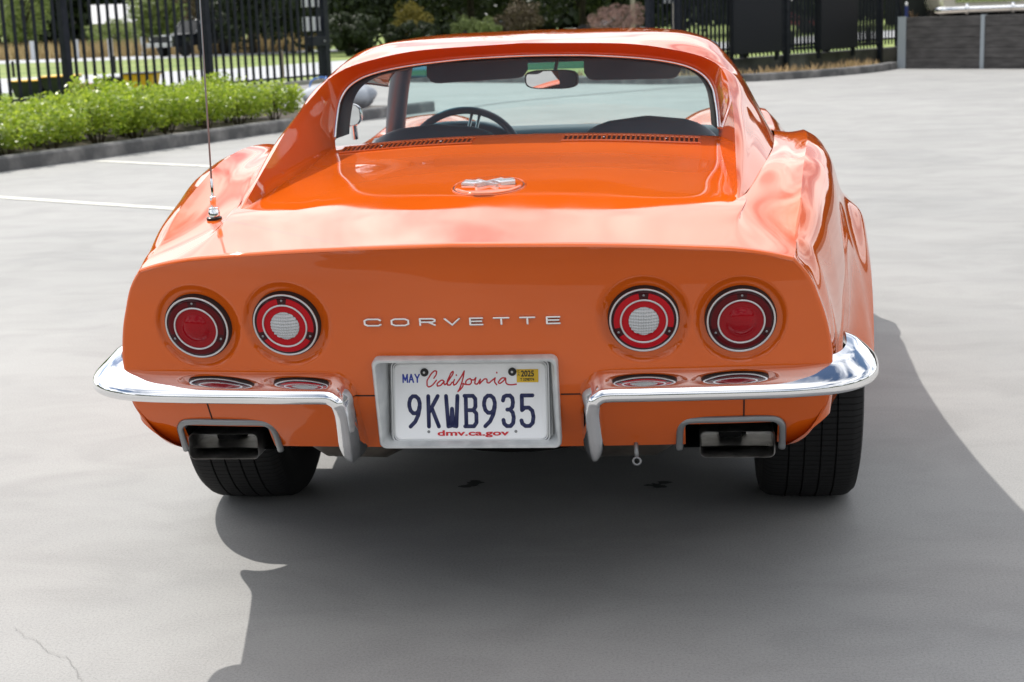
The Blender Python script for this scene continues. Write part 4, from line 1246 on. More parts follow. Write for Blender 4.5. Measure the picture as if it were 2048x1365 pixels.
# inner face: from the rim back to the window frame and down to the deck
WINC = np.array([(.519, .158, .926), (.519, .163, .945), (.518, .170, .967), (.514, .184, 1.007), (.508, .195, 1.040), (.494, .206, 1.070), (.470, .214, 1.093), (.433, .220, 1.111), (.36, .2255, 1.128), (.26, .230, 1.140), (.13, .2325, 1.1485), (0, .234, 1.151)])
rimP = np.stack([RIM[:, 1], RIM[:, 0], RIM[:, 2]], 1)
lipP = np.array([(.40, .195, 1.156), (.27, .195, 1.176), (.13, .195, 1.1835), (0, .195, 1.186)])
sail_rim = np.array([r_[0] for r_ in sail_rows])
lip_row = roof_rows[0][:29][::-1]
rim_full = np.concatenate([sail_rim, lip_row])
nS = len(sail_rim)
win_s = smooth_curve(WINC, 90)
deck_in = np.array([(pch(ST_Y, top_a[:, 2, 0], y) - 0.004, y, pch(ST_Y, top_a[:, 2, 1], y) - 0.002) for y in np.linspace(-.70, .158, 30)])
# parameters along the rim: tip -> Y=-0.08 matches deck line; Y=-0.08 -> corner matches window side; lip matches window top
innerP = []
i_mid = int(np.argmin(abs(sail_rim[:, 1] + 0.08)))
wz = win_s[:, 2]
ic = int(np.argmin(abs(win_s[:, 0] - 0.462)))
for i in range(len(rim_full)):
    if i <= i_mid:
        f = i / i_mid; j = f * (len(deck_in) - 1); A = deck_in; k = int(min(j, len(A) - 2)); p = A[k] * (1 - (j - k)) + A[k + 1] * (j - k)
    elif i < nS:
        f = (i - i_mid) / (nS - 1 - i_mid); j = f * ic; k = int(min(j, len(win_s) - 2)); p = win_s[k] * (1 - (j - k)) + win_s[k + 1] * (j - k)
    else:
        x = rim_full[i, 0] * (win_s[ic, 0] / rim_full[nS - 1, 0])
        p = np.array([x, np.interp(-x, -win_s[:, 0], win_s[:, 1]), np.interp(-x, -win_s[:, 0], win_s[:, 2])])
    innerP.append(p)
innerP = np.array(innerP)
cols = []
for s in (0, 0.10, 0.25, 0.45, 0.65, 0.85, 1.0):
    P = rim_full * (1 - s) + innerP * s
    cols.append(P)
grid(bm, np.array(cols), flip=True)
bmesh.ops.remove_doubles(bm, verts=list(bm.verts), dist=0.0003)
mirror_x(bm)
bmesh.ops.remove_doubles(bm, verts=list(bm.verts), dist=0.0003)
recalc(bm)
roof = obj("roof", bm, PAINT, car, angle=55)

# ---- rear window, trim, inner surround
wl_ = smooth_curve(np.concatenate([WINC[1:], (WINC * np.array([-1, 1, 1]))[1:-1][::-1]]), 160)
bm = nb()
zs = np.linspace(.930, 1.149, 24)
G = []
for z in zs:
    wz_, wx_ = win_s[:, 2], win_s[:, 0]
    o_ = np.argsort(wz_)
    x = np.interp(z, wz_[o_], wx_[o_]); y = .155 + .36 * (z - .93)
    G.append([(x * s, y + 0.004, z) for s in np.linspace(-1, 1, 25)])
grid(bm, np.array(G)); recalc(bm)
rear_window = obj("rear_window", bm, G_REAR, car)
bm = nb(); tube(bm, wl_ + np.array([0, -0.006, 0]), 0.0042, seg=8, closed=False); obj("trim", bm, CHROME, rear_window)
bm = nb()
ins = wl_.copy(); cz = np.array([0, 0.2, 1.03])
g1 = wl_ + np.array([0, -0.002, 0]); g2 = (wl_ - cz) * np.array([0.985, 1, 0.965]) + cz + np.array([0, 0.002, 0]); g3 = (wl_ - cz) * np.array([0.965, 1, 0.93]) + cz + np.array([0, 0.10, 0.0])
grid(bm, np.array([g1, g2, g3])); recalc(bm); obj("gasket", bm, GASKET, rear_window)
# head lining and cabin interior
bm = nb()
hl = np.array([[(x, y, z - 0.022 - 0.010 * (abs(x) > 0.3)) for x, z in ((-.49, 1.125), (-.4, 1.16), (-.27, 1.172), (0, 1.178), (.27, 1.172), (.4, 1.16), (.49, 1.125))] for y in (.30, .5, .8, 1.17)])
hl[0, :, 2] -= 0.014
grid(bm, hl); recalc(bm); obj("head_lining", bm, BLACK, car)
bm = nb()
# cabin tub: floor, side cards, bulkhead shelf, scuttle
box(bm, -.66, .66, .22, 1.62, .20, .24); box(bm, -.70, -.655, .20, 1.62, .24, .80); box(bm, .655, .70, .20, 1.62, .24, .80)
box(bm, -.655, .655, .18, .215, .24, .905); box(bm, -.655, .655, .215, .50, .845, .86); box(bm, -.655, .655, 1.60, 1.62, .24, .80)
obj("cabin_tub", bm, VINYL, car, smooth=False)
# B posts / pillar linings seen through the window
for s in (-1, 1):
    bm = nb(); G = np.array([[(s * x, y, z) for x, z in ((.63, .90), (.612, .96), (.588, 1.03), (.555, 1.09), (.50, 1.13))] for y in (.22, .34, .40)])
    G[2, :, 1] += np.array([-.02, .0, .04, .08, .10]); grid(bm, G); recalc(bm); obj("pillar_lining", bm, VINYL, car)
    bm = nb(); tube(bm, smooth_curve([(s * .505, 1.20, 1.130), (s * .555, 1.36, 1.03), (s * .612, 1.56, .885), (s * .63, 1.63, .83)], 14), 0.036, seg=10, flat=(Vector((0, 1, 0.6)).normalized(), 0.8)); obj("windscreen_pillar", bm, VINYL, car)
bm = nb(); tube(bm, smooth_curve([(-.505, 1.20, 1.135), (-.3, 1.21, 1.160), (0, 1.215, 1.168), (.3, 1.21, 1.160), (.505, 1.20, 1.135)], 20), 0.020, seg=8); box(bm, -.47, .47, 1.175, 1.192, 1.102, 1.150, bevel=0.006); obj("windscreen_header", bm, VINYL, car)  # box added under the header, blocks sky glints on the deck
def screen(t0, t1, n_): return np.array([[(x * (0.49 + 0.12 * t), 1.20 + 0.40 * t + 0.10 * (1 - x * x), 1.150 - 0.29 * t - 0.02 * x * x * (1 - t)) for x in np.linspace(-1, 1, 17)] for t in np.linspace(t0, t1, n_)])


bm = nb(); grid(bm, screen(0.27, 1, 8)); recalc(bm); wsc = obj("windscreen", bm, G_WIND, car)
bm = nb(); grid(bm, screen(0, 0.27, 4)); recalc(bm); obj("shade_band", bm, glass("shade_band_glass", (0.07, 0.26, 0.34), 0.5, 0.03), wsc)
# dashboard
bm = nb(); G = np.array([[(x, y - 0.05 * x * x, z - 0.025 * abs(x) ** 3 * 4) for x in np.linspace(-.64, .64, 17)] for y, z in ((1.22, .55), (1.20, .78), (1.24, .868), (1.32, .885), (1.42, .880), (1.62, .858))]); grid(bm, G); recalc(bm); dsh = obj("dashboard", bm, DASHM, car)
bm = nb(); G = np.array([[(-.34 + .225 * u, y, .845 + (zt - .845) * max(0.0, 1 - abs(u) ** 2.6)) for u in np.linspace(-1, 1, 25)] for y, zt in ((1.20, .70), (1.205, .905), (1.23, .915), (1.36, .905), (1.50, .86))]); grid(bm, G); recalc(bm); obj("instrument_binnacle", bm, DASHM, dsh)
# seats
for s, zt, lab in ((-1, .945, None), (1, .952, None)):
    cx_ = s * .318
    bm = nb()
    ring_rows = []
    for z in np.r_[np.linspace(.35, .84, 8), np.linspace(.86, zt, 9)]:
        k = 1.0 if z < .84 else math.sqrt(max(0.0, 1 - ((z - .84) / (zt - .84)) ** 2)) ** 0.8
        hw = 0.222 * max(k, 0.06); hd = 0.06 * max(k, 0.15) + 0.008
        ring_rows.append([(cx_ + hw * np.sign(math.cos(a)) * abs(math.cos(a)) ** 0.55, .60 - 0.22 * (z - .35) * -0.35 + hd * math.sin(a) - 0.0, z) for a in np.linspace(0, 2 * math.pi, 32, endpoint=False)])
    V = grid(bm, np.array(ring_rows), close_v=True); bm.faces.new(V[-1]); bm.faces.new(V[0][::-1]); recalc(bm)
    st = obj("seat", bm, VINYL, car)
    bm = nb(); box(bm, cx_ - .24, cx_ + .24, .66, 1.10, .32, .44, bevel=0.04); obj("cushion", bm, VINYL, st)
# steering wheel
wc = Vector((-.30, 1.06, .785)); tiltm = Matrix.Translation(wc) @ Matrix.Rotation(R(62), 4, 'X')
bm = nb(); tube(bm, [tiltm @ Vector((.192 * math.cos(a), .192 * math.sin(a), 0)) for a in np.linspace(0, 2 * math.pi, 56, endpoint=False)], 0.0125, seg=10, closed=True)
sw = obj("steering_wheel", bm, VINYL, car)
bm = nb()
for a in (78, 198, 318):
    for d_ in (-0.013, 0.013):
        c_, s_ = math.cos(R(a)), math.sin(R(a))
        tube(bm, [tiltm @ Vector((0.03 * c_ - d_ * s_, 0.03 * s_ + d_ * c_, -0.03)), tiltm @ Vector((0.185 * c_ - d_ * s_, 0.185 * s_ + d_ * c_, 0))], 0.0055, seg=6)
obj("spoke", bm, SATIN, sw)
bm = nb(); lathe(bm, [(0, 0.0), (.04, -.005), (.045, -.05), (0.02, -.30), (0, -.30)], 24, tiltm); obj("hub", bm, VINYL, sw)
# sun visors and mirror
for s, (x0, x1, zt, zb0, zb1) in ((-1, (-.405, -.075, 1.125, 1.050, 1.061)), (1, (.108, .418, 1.125, 1.046, 1.043))):
    bm = nb()
    rows_ = []
    for k, d_ in ((1.0, -0.008), (1.0, 0.008)):
        rows_.append(d_)
    xs_ = np.linspace(0, 1, 24)
    rim_t = []
    for f in xs_:
        e = min(f, 1 - f) / 0.12; cr = 0.024 * (1 - math.sqrt(max(0, 1 - (1 - min(1, e)) ** 2)))
        rim_t.append((x0 + (x1 - x0) * f, zb0 + (zb1 - zb0) * f + cr, zt))
    G = np.array([[(x, 1.06 + 0.35 * (zt - zz) * -0.3 + d_, zz) for zz in np.linspace(zb, zt, 6)] for x, zb, zt in rim_t for d_ in (0,)])
    grid(bm, G + np.array([0, -0.008, 0])); grid(bm, G + np.array([0, 0.008, 0]), flip=True)
    ed = np.array([[G[i, 0] + np.array([0, d_, -0.002 if d_ == 0 else 0]) for d_ in (-0.008, 0, 0.008)] for i in range(24)]); grid(bm, ed)
    recalc(bm); obj("sun_visor", bm, VINYL, car)
bm = nb()
mp = [(0.094 * np.sign(math.cos(a)) * abs(math.cos(a)) ** 0.5, 0.031 * np.sign(math.sin(a)) * abs(math.sin(a)) ** 0.6) for a in np.linspace(0, 2 * math.pi, 40, endpoint=False)]
MM = Matrix.Translation((-.004, 1.10, 1.049)) @ Matrix.Rotation(R(-19), 4, 'Z') @ Matrix.Rotation(R(2), 4, 'X')
G = np.array([[tuple(MM @ Vector((x * k, y, z * k))) for x, z in mp] for k, y in ((1.0, 0.0), (1.0, 0.012), (0.6, 0.026))])
V = grid(bm, G, close_v=True); bm.faces.new(V[-1]); recalc(bm)
tube(bm, [MM @ Vector((0, 0.02, 0.0)), MM @ Vector((0.004, 0.05, 0.06)), MM @ Vector((0.004, 0.09, 0.10))], 0.006, seg=8)
rv = obj("rear_view_mirror", bm, BLACK, car, angle=50)
bm = nb(); f = bm.faces.new([bm.verts.new(MM @ Vector((x * 0.94, -0.001, z * 0.88))) for x, z in mp]); bm.normal_update(); obj("mirror_glass", bm, MIRROR, rv, smooth=False)
# door mirror on the left door
bm = nb()
DM = Matrix.Translation((-.722, 1.25, .944)) @ Matrix.Rotation(R(-8), 4, 'Z')
pr = [(0.052 * np.sign(math.cos(a)) * abs(math.cos(a)) ** 0.7, 0.040 * np.sign(math.sin(a)) * abs(math.sin(a)) ** 0.7) for a in np.linspace(0, 2 * math.pi, 32, endpoint=False)]
G = np.array([[tuple(DM @ Vector((x * k, y, z * k))) for x, z in pr] for k, y in ((0.95, 0.0), (1.0, 0.004), (0.9, 0.03), (0.5, 0.055))])
V = grid(bm, G, close_v=True); bm.faces.new(V[-1]); recalc(bm)
tube(bm, [DM @ Vector((0.01, 0.03, -0.03)), DM @ Vector((0.01, 0.04, -0.085))], 0.012, seg=8)
dm_ = obj("door_mirror", bm, CHROME, car, angle=50)
bm = nb(); bm.faces.new([bm.verts.new(DM @ Vector((x * 0.9, -0.001, z * 0.9))) for x, z in pr]); obj("mirror_glass", bm, MIRROR, dm_, smooth=False)

# ---- vents ahead of the deck
SHADOWY = principled("recess_shade", (0.050, 0.012, 0.005), rough=0.8)  # dark flat sheets, the shade of a recess put into their colour


def deck_z(x, y):
    ax = abs(x); S = section(y); return float(np.interp(ax, S[:NT + 1, 0], S[:NT + 1, 1]))


for x0, x1, lab in ((-.478, -.130, 'l'), (.113, .466, 'r')):
    ya, yb = (0.040, 0.106)
    nsl = 28
    bm = nb(); G = np.array([[(x, y, deck_z(x, y) + 0.0012) for x in np.linspace(x0, x1, 30)] for y in np.linspace(ya, yb, 4)]); grid(bm, G); recalc(bm)
    vg = obj("vent_grille", bm, SHADOWY, car)
    bm = nb()
    for k in range(nsl + 1):
        x = x0 + (x1 - x0) * k / nsl
        G = np.array([[(x - 0.0024, y, deck_z(x, y)), (x - 0.0024, y, deck_z(x, y) + 0.0045), (x + 0.0024, y, deck_z(x, y) + 0.0045), (x + 0.0024, y, deck_z(x, y))] for y in (ya, yb)])
        V = grid(bm, G); bm.faces.new(V[0]); bm.faces.new(V[-1][::-1])
    for y in (ya - 0.003, yb + 0.003):
        P = [(x, y, deck_z(x, y) + 0.0015) for x in np.linspace(x0 - 0.004, x1 + 0.004, 20)]; tube(bm, P, 0.0035, seg=6)
    recalc(bm); obj("louvre", bm, PAINT, vg, smooth=False)
    bm = nb()
    for fx in (0.30, 0.76):
        xx = x0 + (x1 - x0) * fx; sphere(bm, (xx, (ya + yb) / 2, deck_z(xx, 0.06) + 0.005), 0.004, sz=0.5, seg=8)
    obj("screw", bm, CHROME, vg)

# ---- fuel lid with the crossed flags badge
fc = (0.0, -0.622); RX, RY = 0.078, 0.108


def lidp(a, k, dz=0.0):
    x, y = fc[0] + RX * k * math.cos(a), fc[1] + RY * k * math.sin(a)
    return (x, y, deck_z(x, y) + dz)


bm = nb()
A = np.linspace(0, 2 * math.pi, 64, endpoint=False)
G = np.array([[lidp(a, k, dz) for a in A] for k, dz in ((0.02, 0.0065), (0.5, 0.006), (0.85, 0.005), (0.93, 0.0045), (0.965, 0.003), (0.975, 0.0012))]); V = grid(bm, G, close_v=True); bm.faces.new(V[0]); recalc(bm)
lid = obj("fuel_lid", bm, PAINT, car, angle=60)
bm = nb(); G = np.array([[lidp(a, k, 0.0008) for a in A] for k in (0.97, 1.0)]); grid(bm, G, close_v=True); recalc(bm); obj("lid_gap", bm, SEAM, lid)
bm = nb(); tube(bm, [lidp(a, 1.03, 0.000) for a in A], 0.0022, seg=8, closed=True); obj("lid_rim", bm, PAINT, lid)
bm = nb()
P = [(-.022, -1), (-.014, -1.06), (0, -1.08), (.014, -1.06), (.022, -1)]
G = np.array([[(x, fc[1] + RY * k * s, deck_z(x, fc[1]) - 0.0045 + dz) for x, k in P] for s, dz in ((0.97, 0.002), (1.06, 0.0025))]); grid(bm, G); recalc(bm); obj("finger_notch", bm, SHADOWY, lid)
# badge: two crossed flags in chrome
bm = nb()


def bd(x, y, dz): return (fc[0] + x, fc[1] + y * 1.15, deck_z(fc[0] + x, fc[1] + y * 1.15) + dz)


def slab(pts, z0, z1):
    lo = [bm.verts.new(bd(x, y, z0)) for x, y in pts]; hi = [bm.verts.new(bd(x, y, z1)) for x, y in pts]
    bm.faces.new(hi); bm.faces.new(lo[::-1])
    for i in range(len(pts)):
        j = (i + 1) % len(pts); bm.faces.new((lo[i], lo[j], hi[j], hi[i]))


for s in (-1, 1):
    dz = 0.002 if s > 0 else 0.0
    slab([(s * -.026, -.034), (s * -.021, -.038), (s * .030, .016), (s * .025, .022)], 0.006, 0.0125 + dz)          # pole
    slab([(s * .010, .002), (s * .030, -.022), (s * .060, -.010), (s * .058, .004), (s * .040, .022), (s * .026, .020)], 0.006, 0.0105 + dz)   # flag
    for k in range(3):
        t0 = 0.2 + 0.28 * k
        slab([(s * (.016 + .026 * t0), .000 + .012 * t0 - .004), (s * (.020 + .026 * t0), -.004 + .012 * t0 - .004), (s * (.044 + .016 * t0), .006 + .004 * t0), (s * (.040 + .016 * t0), .012 + .004 * t0)], 0.0105 + dz, 0.013 + dz)
recalc(bm); obj("crossed_flags_badge", bm, principled("badge_chrome", (0.88, 0.88, 0.90), rough=0.22, metal=0.85), lid, smooth=False)

# ---- tail lamps
for lx, lz, kind in LAMPS:
    e = 0.004
    y0 = float(ytail(lx, lz))
    nx = float((ytail(lx + e, lz) - ytail(lx - e, lz)) / (2 * e)); nz = -0.235
    nrm = Vector((nx, -1, nz)).normalized()
    zax = nrm; xax = Vector((0, 0, 1)).cross(zax).normalized(); yax = zax.cross(xax)
    ML = Matrix((xax, yax, zax)).transposed().to_4x4(); ML.translation = Vector((lx, y0, lz))
    bm = nb(); lathe(bm, [(LR * .965, -0.012), (LR * 1.03, -0.012), (LR * 1.03, 0.0005), (LR * 1.005, 0.003), (LR * .965, 0.002)], 64, ML); recalc(bm)
    lamp = obj("tail_lamp", bm, BLACK, car, angle=40)
    bm = nb(); tube(bm, [ML @ Vector((LR * .957 * math.cos(a), LR * .957 * math.sin(a), 0.0045)) for a in np.linspace(0, 2 * math.pi, 72, endpoint=False)], 0.0024, seg=8, closed=True)
    obj("outer_ring", bm, SATIN, lamp)
    bm = nb(); tube(bm, [ML @ Vector((LR * .660 * math.cos(a), LR * .660 * math.sin(a), 0.0095)) for a in np.linspace(0, 2 * math.pi, 64, endpoint=False)], 0.0021, seg=8, closed=True)
    obj("inner_ring", bm, SATIN, lamp)
    # outer lens band, red reflector segments alternate with dark gaps at the screws
    bm = nb(); SEG = 72
    ring_a = np.linspace(0, 2 * math.pi, SEG, endpoint=False)
    for i in range(SEG):
        a0, a1 = ring_a[i], ring_a[(i + 1) % SEG]
        am = math.degrees((a0 + math.pi / SEG)) % 360
        gap = min(abs((am - g + 180) % 360 - 180) for g in (90, 205, 335))
        mi = 1 if gap < 11 else 0
        prof = [(LR * .945, 0.003), (LR * .90, 0.0060), (LR * .86, 0.0075), (LR * .80, 0.0085), (LR * .70, 0.0095), (LR * .66, 0.0085)]
        if mi == 0: pass
        for (ra, ha), (rb, hb_) in zip(prof[:-1], prof[1:]):
            mm = 1 if (mi == 1 or ra > LR * .89) else 0
            f = bm.faces.new([bm.verts.new(ML @ Vector((ra * math.cos(a0), ra * math.sin(a0), ha))), bm.verts.new(ML @ Vector((ra * math.cos(a1), ra * math.sin(a1), ha))),
                              bm.verts.new(ML @ Vector((rb * math.cos(a1), rb * math.sin(a1), hb_))), bm.verts.new(ML @ Vector((rb * math.cos(a0), rb * math.sin(a0), hb_)))])
            f.material_index = mm
    bmesh.ops.remove_doubles(bm, verts=list(bm.verts), dist=1e-5); recalc(bm)
    obj("outer_lens", bm, [RED_BRIGHT if kind == 'rev' else RED_DARK, RED_DEEP], lamp)
    if kind == 'stop':
        bm = nb(); lathe(bm, [(LR * .66, 0.0085), (LR * .58, 0.0072), (LR * .48, 0.0072), (LR * .42, 0.0085), (LR * .37, 0.0120), (LR * .30, 0.0152), (LR * .20, 0.0178), (LR * .10, 0.0190), (0.0003, 0.0194)], 56, ML); recalc(bm)
        obj("stop_lens", bm, RED_STOP, lamp)
    else:
        bm = nb(); lathe(bm, [(LR * .66, 0.0085), (LR * .60, 0.0075), (LR * .50, 0.0075), (LR * .44, 0.0085)], 56, ML); recalc(bm)
        obj("inner_lens", bm, RED_BRIGHT, lamp)
        bm = nb(); Ri = LR * .435
        # ribbed clear lens
        pts = [(Ri * k * math.cos(a), Ri * k * math.sin(a), 0.009 + 0.006 * (1 - k * k)) for k in (1.0,) for a in np.linspace(0, 2 * math.pi, 40, endpoint=False)]
        nr = 26
        G = np.array([[(Ri * k * math.cos(a), Ri * k * math.sin(a), 0.0085 + 0.0065 * (1 - k * k) + 0.0016 * math.sin(Ri * k * math.sin(a) * 1000) + 0.0009 * math.sin(Ri * k * math.cos(a) * 1300)) for a in np.linspace(0, 2 * math.pi, 96, endpoint=False)] for k in np.linspace(1, 0.02, nr)])
        G = np.array([[tuple(ML @ Vector(p)) for p in row] for row in G])
        V = grid(bm, G, close_v=True); bm.faces.new(V[-1]); recalc(bm); obj("reversing_lens", bm, WHITE_LENS, lamp)
    bm = nb()
    for g in (90, 205, 335):
        c = ML @ Vector((LR * .80 * math.cos(R(g)), LR * .80 * math.sin(R(g)), 0.0095))
        lathe(bm, [(0.0004, 0.0010), (0.0017, 0.0008), (0.0025, -0.001)], 12, Matrix.Translation(c) @ ML.to_3x3().to_4x4())
    recalc(bm); obj("screw", bm, PEWTER, lamp)

# ---- lettering
FONT = {'C': [[(1, .82), (.86, 1), (.2, 1), (0, .78), (0, .22), (.2, 0), (.86, 0), (1, .18)]],
        'O': [[(.2, 0), (0, .22), (0, .78), (.2, 1), (.8, 1), (1, .78), (1, .22), (.8, 0), (.2, 0)]],
        'R': [[(0, 0), (0, 1), (.82, 1), (1, .86), (1, .62), (.82, .48), (0, .48)], [(.55, .48), (1, 0)]],
        'V': [[(0, 1), (.5, 0), (1, 1)]], 'E': [[(1, 1), (0, 1), (0, 0), (1, 0)], [(0, .52), (.92, .52)]], 'T': [[(0, 1), (1, 1)], [(.5, 1), (.5, 0)]],
        '9': [[(.92, .66), (.84, .52), (.64, .44), (.36, .44), (.14, .53), (.04, .68), (.04, .78), (.14, .92), (.36, 1), (.62, 1), (.85, .92), (.95, .78), (.94, .62), (.80, .38), (.52, .16), (.10, 0)]],
        'K': [[(.06, 1), (.06, 0)], [(.92, 1), (.06, .44)], [(.34, .62), (.96, 0)]],
        'W': [[(.02, 1), (.16, 0), (.40, .02), (.5, .58), (.60, .02), (.84, 0), (.98, 1)]],
        'B': [[(.10, 1), (.10, 0)], [(.0, 1), (.70, 1), (.90, .90), (.90, .64), (.72, .53), (.10, .53)], [(.72, .53), (.96, .42), (.96, .12), (.74, 0), (0, 0)]],
        '3': [[(.02, .84), (.10, .96), (.34, 1), (.66, 1), (.88, .92), (.94, .78), (.88, .63), (.66, .54), (.40, .54)], [(.66, .54), (.90, .44), (.98, .28), (.92, .10), (.68, 0), (.32, 0), (.08, .08), (.02, .20)]],
        '5': [[(.92, 1), (.08, 1), (.08, .52), (.30, .60), (.62, .60), (.88, .50), (.97, .30), (.90, .10), (.66, 0), (.32, 0), (.08, .08), (.02, .18)]]}


def strokes(bm, lines, M4, r_, flat=0.35, smooth=False, seg=10):
    """rounded raised strokes in the local xy plane"""
    zl = (M4.to_3x3() @ Vector((0, 0, 1))).normalized()
    for ln in lines:
        P = smooth_curve(ln, max(8, 5 * len(ln))) if smooth and len(ln) > 2 else np.array(ln, float)
        pts = [M4 @ Vector((p[0], p[1], 0)) for p in P]
        for a, b_ in zip(pts[:-1], pts[1:]):
            tube(bm, [a, b_], r_, seg=seg, caps=True, flat=(zl, flat))
        for p in pts:
            b2 = bmesh.new(); bmesh.ops.create_uvsphere(b2, u_segments=seg, v_segments=8, radius=r_)
            for v in b2.verts:
                v.co = v.co - zl * v.co.dot(zl) * (1 - flat * 1.002)
            append(bm, b2, 0, Matrix.Translation(p))


word = [(85, 207), (272, 398), (468, 580), (637, 748), (810, 905), (970, 1083), (1148, 1257), (1328, 1425)]
letters = empty("name_lettering"); letters.parent = car
for ch, (a, b_) in zip("CORVETTE", word):
    x0 = (a - 755) / 1340 * .382; x1 = (b_ - 755) / 1340 * .382
    xm = (x0 + x1) / 2; zc_ = 0.6885
    ym = float(ytail(xm, zc_))
    bm = nb()
    h = 0.0135; wd_ = x1 - x0 - 0.003
    ax = Vector((1, float(ytail(xm + .01, zc_) - ytail(xm - .01, zc_)) / .02, 0)).normalized(); ay = Vector((0, -0.235, 1)).normalized(); az = ax.cross(ay)
    ML = Matrix((ax, ay, az)).transposed().to_4x4(); ML.translation = Vector((xm, ym, zc_)) + az * 0.0042
    lines = [[((p[0] - .5) * wd_, (p[1] - .5) * h) for p in ln] for ln in FONT[ch]]
    # boxy letters: bevelled bars
    for ln in lines:
        for p, q_ in zip(ln[:-1], ln[1:]):
            d_ = Vector((q_[0] - p[0], q_[1] - p[1], 0)); l_ = d_.length
            if l_ < 1e-6: continue
            bx = Matrix.Translation(((p[0] + q_[0]) / 2, (p[1] + q_[1]) / 2, 0)) @ Matrix.Rotation(math.atan2(d_.y, d_.x), 4, 'Z')
            box(bm, -l_ / 2 - 0.0016, l_ / 2 + 0.0016, -0.0021, 0.0021, -0.0045, 0.0020 + 0.0001 * (abs(d_.x) > abs(d_.y)), bevel=0.0016, M4=ML @ bx)
    o = obj("letter", bm, CHROME, letters, smooth=False)

# ---- number plate in its recessed bezel
PTILT = 0.124
PM = Matrix.Translation((0, -1.042, 0.5105)) @ Matrix.Rotation(R(90) - PTILT, 4, 'X')   # local x right, y up, z to the rear


def rrect(w_, h_, r_, n_=8):
    P = []
    for cx_, cy_, a0 in ((w_ - r_, h_ - r_, 0), (-w_ + r_, h_ - r_, 90), (-w_ + r_, -h_ + r_, 180), (w_ - r_, -h_ + r_, 270)):
        for k in range(n_ + 1):
            a = R(a0 + 90 * k / n_); P.append((cx_ + r_ * math.cos(a), cy_ + r_ * math.sin(a)))
    return P


FM = Matrix.Translation((0, -1.083, 0.5175)) @ Matrix.Rotation(R(90) + 0.22, 4, 'X')
bm = nb()
secs = [(.182, .0985, .014, -0.016), (.1825, .099, .014, 0.004), (.180, .0965, .013, 0.008), (.1755, .0920, .012, 0.0075), (.1730, .0895, .011, 0.002), (.1660, .0860, .010, -0.030)]
G = np.array([[tuple(FM @ Vector((x, y, z))) for x, y in rrect(w_, h_, r_)] for w_, h_, r_, z in secs])
G = list(G); G.append(np.array([tuple(PM @ Vector((x, y, -0.010))) for x, y in rrect(.1635, .0835, .010)])); G.append(np.array([tuple(PM @ Vector((x, y, -0.010))) for x, y in rrect(.02, .02, .01)]))
V = grid(bm, np.array(G), close_v=True); bm.faces.new(V[-1]); recalc(bm)
bez = obj("plate_bezel", bm, SILVER, car, angle=50)
bm = nb(); pr = rrect(.1525, .0762, .012)
G = np.array([[tuple(PM @ Vector((x * k, y * k2, z))) for x, y in pr] for k, k2, z in ((1, 1, 0.0), (1, 1, 0.0025), (.993, .987, .0032), (.975, .95, .0032), (.968, .937, .0024))]); V = grid(bm, G, close_v=True); bm.faces.new(V[-1]); bm.faces.new(V[0]); recalc(bm)
plate = obj("number_plate", bm, PLATE_W, car, angle=40)
for k_ in (1.012, 1.035):
    bm = nb(); tube(bm, [PM @ Vector((x * k_, y * (1 + (k_ - 1) * 2), 0.0015)) for x, y in pr], 0.0021, seg=8, closed=True); obj("plate_frame", bm, SATIN, plate)


def zoom(x, y, dz=0.0024):      # photograph detail coordinates -> plate millimetres
    return ((x - 815) / 3393, -(y - (868 - (x - 302) * .0205)) / 3393)


def zl(pts): return [zoom(*p) for p in pts]


PZ = PM @ Matrix.Translation((0, 0, 0.0026))
bm = nb()
for ch, (a, b_) in zip("9KWB935", ((385, 483), (515, 610), (640, 740), (768, 868), (897, 996), (1028, 1120), (1150, 1255))):
    x0, x1 = (a - 815) / 3393 + 0.0028, (b_ - 815) / 3393 - 0.0028
    zc_, h = -.0195, .0610
    strokes(bm, [[(x0 + p[0] * (x1 - x0), zc_ + (p[1] - .5) * h) for p in ln] for ln in FONT[ch]], PZ, 0.0040, 0.4, smooth=ch in "935B" and False)
obj("registration", bm, NAVY, plate)
SCRIPT = [[(168, 190), (198, 140), (203, 108), (185, 100), (155, 118), (115, 170), (82, 235), (82, 278), (105, 297), (140, 280), (198, 216)],
          [(292, 226), (268, 212), (235, 230), (206, 264), (208, 286), (238, 281), (272, 252), (292, 226)], [(292, 226), (290, 250), (300, 268), (318, 257)],
          [(318, 257), (368, 185), (406, 118), (404, 104), (388, 115), (358, 168), (331, 235), (334, 272), (358, 272), (390, 236)],
          [(420, 204), (405, 242), (412, 272), (440, 256)], [(443, 147), (445, 152)],
          [(440, 256), (488, 190), (525, 130), (541, 98)], [(541, 98), (528, 170), (500, 262), (478, 318), (458, 350)], [(458, 350), (494, 318), (522, 275), (524, 248), (548, 262)],
          [(612, 190), (580, 202), (556, 236), (563, 262), (598, 263), (626, 232), (624, 203), (607, 190)], [(624, 203), (650, 206), (682, 178)], [(682, 178), (672, 215), (666, 246), (688, 257), (735, 196)],
          [(735, 196), (726, 252), (762, 214), (796, 190), (816, 198), (816, 234), (836, 240), (872, 214)], [(872, 214), (916, 178), (908, 222), (932, 260)], [(937, 110), (938, 117)],
          [(1044, 180), (1010, 176), (976, 200), (955, 234), (968, 244), (1006, 222), (1044, 180)], [(1044, 180), (1044, 226), (1066, 254), (1110, 259), (1172, 251)]]
SCR = [[(477.7 + .558 * x, 597.1 + .558 * y) for x, y in ln] for ln in SCRIPT]
bm = nb(); strokes(bm, [zl(s) for s in SCR], PZ, 0.0014, 0.4, smooth=True, seg=8); obj("state_script", bm, SIGN_RED, plate)


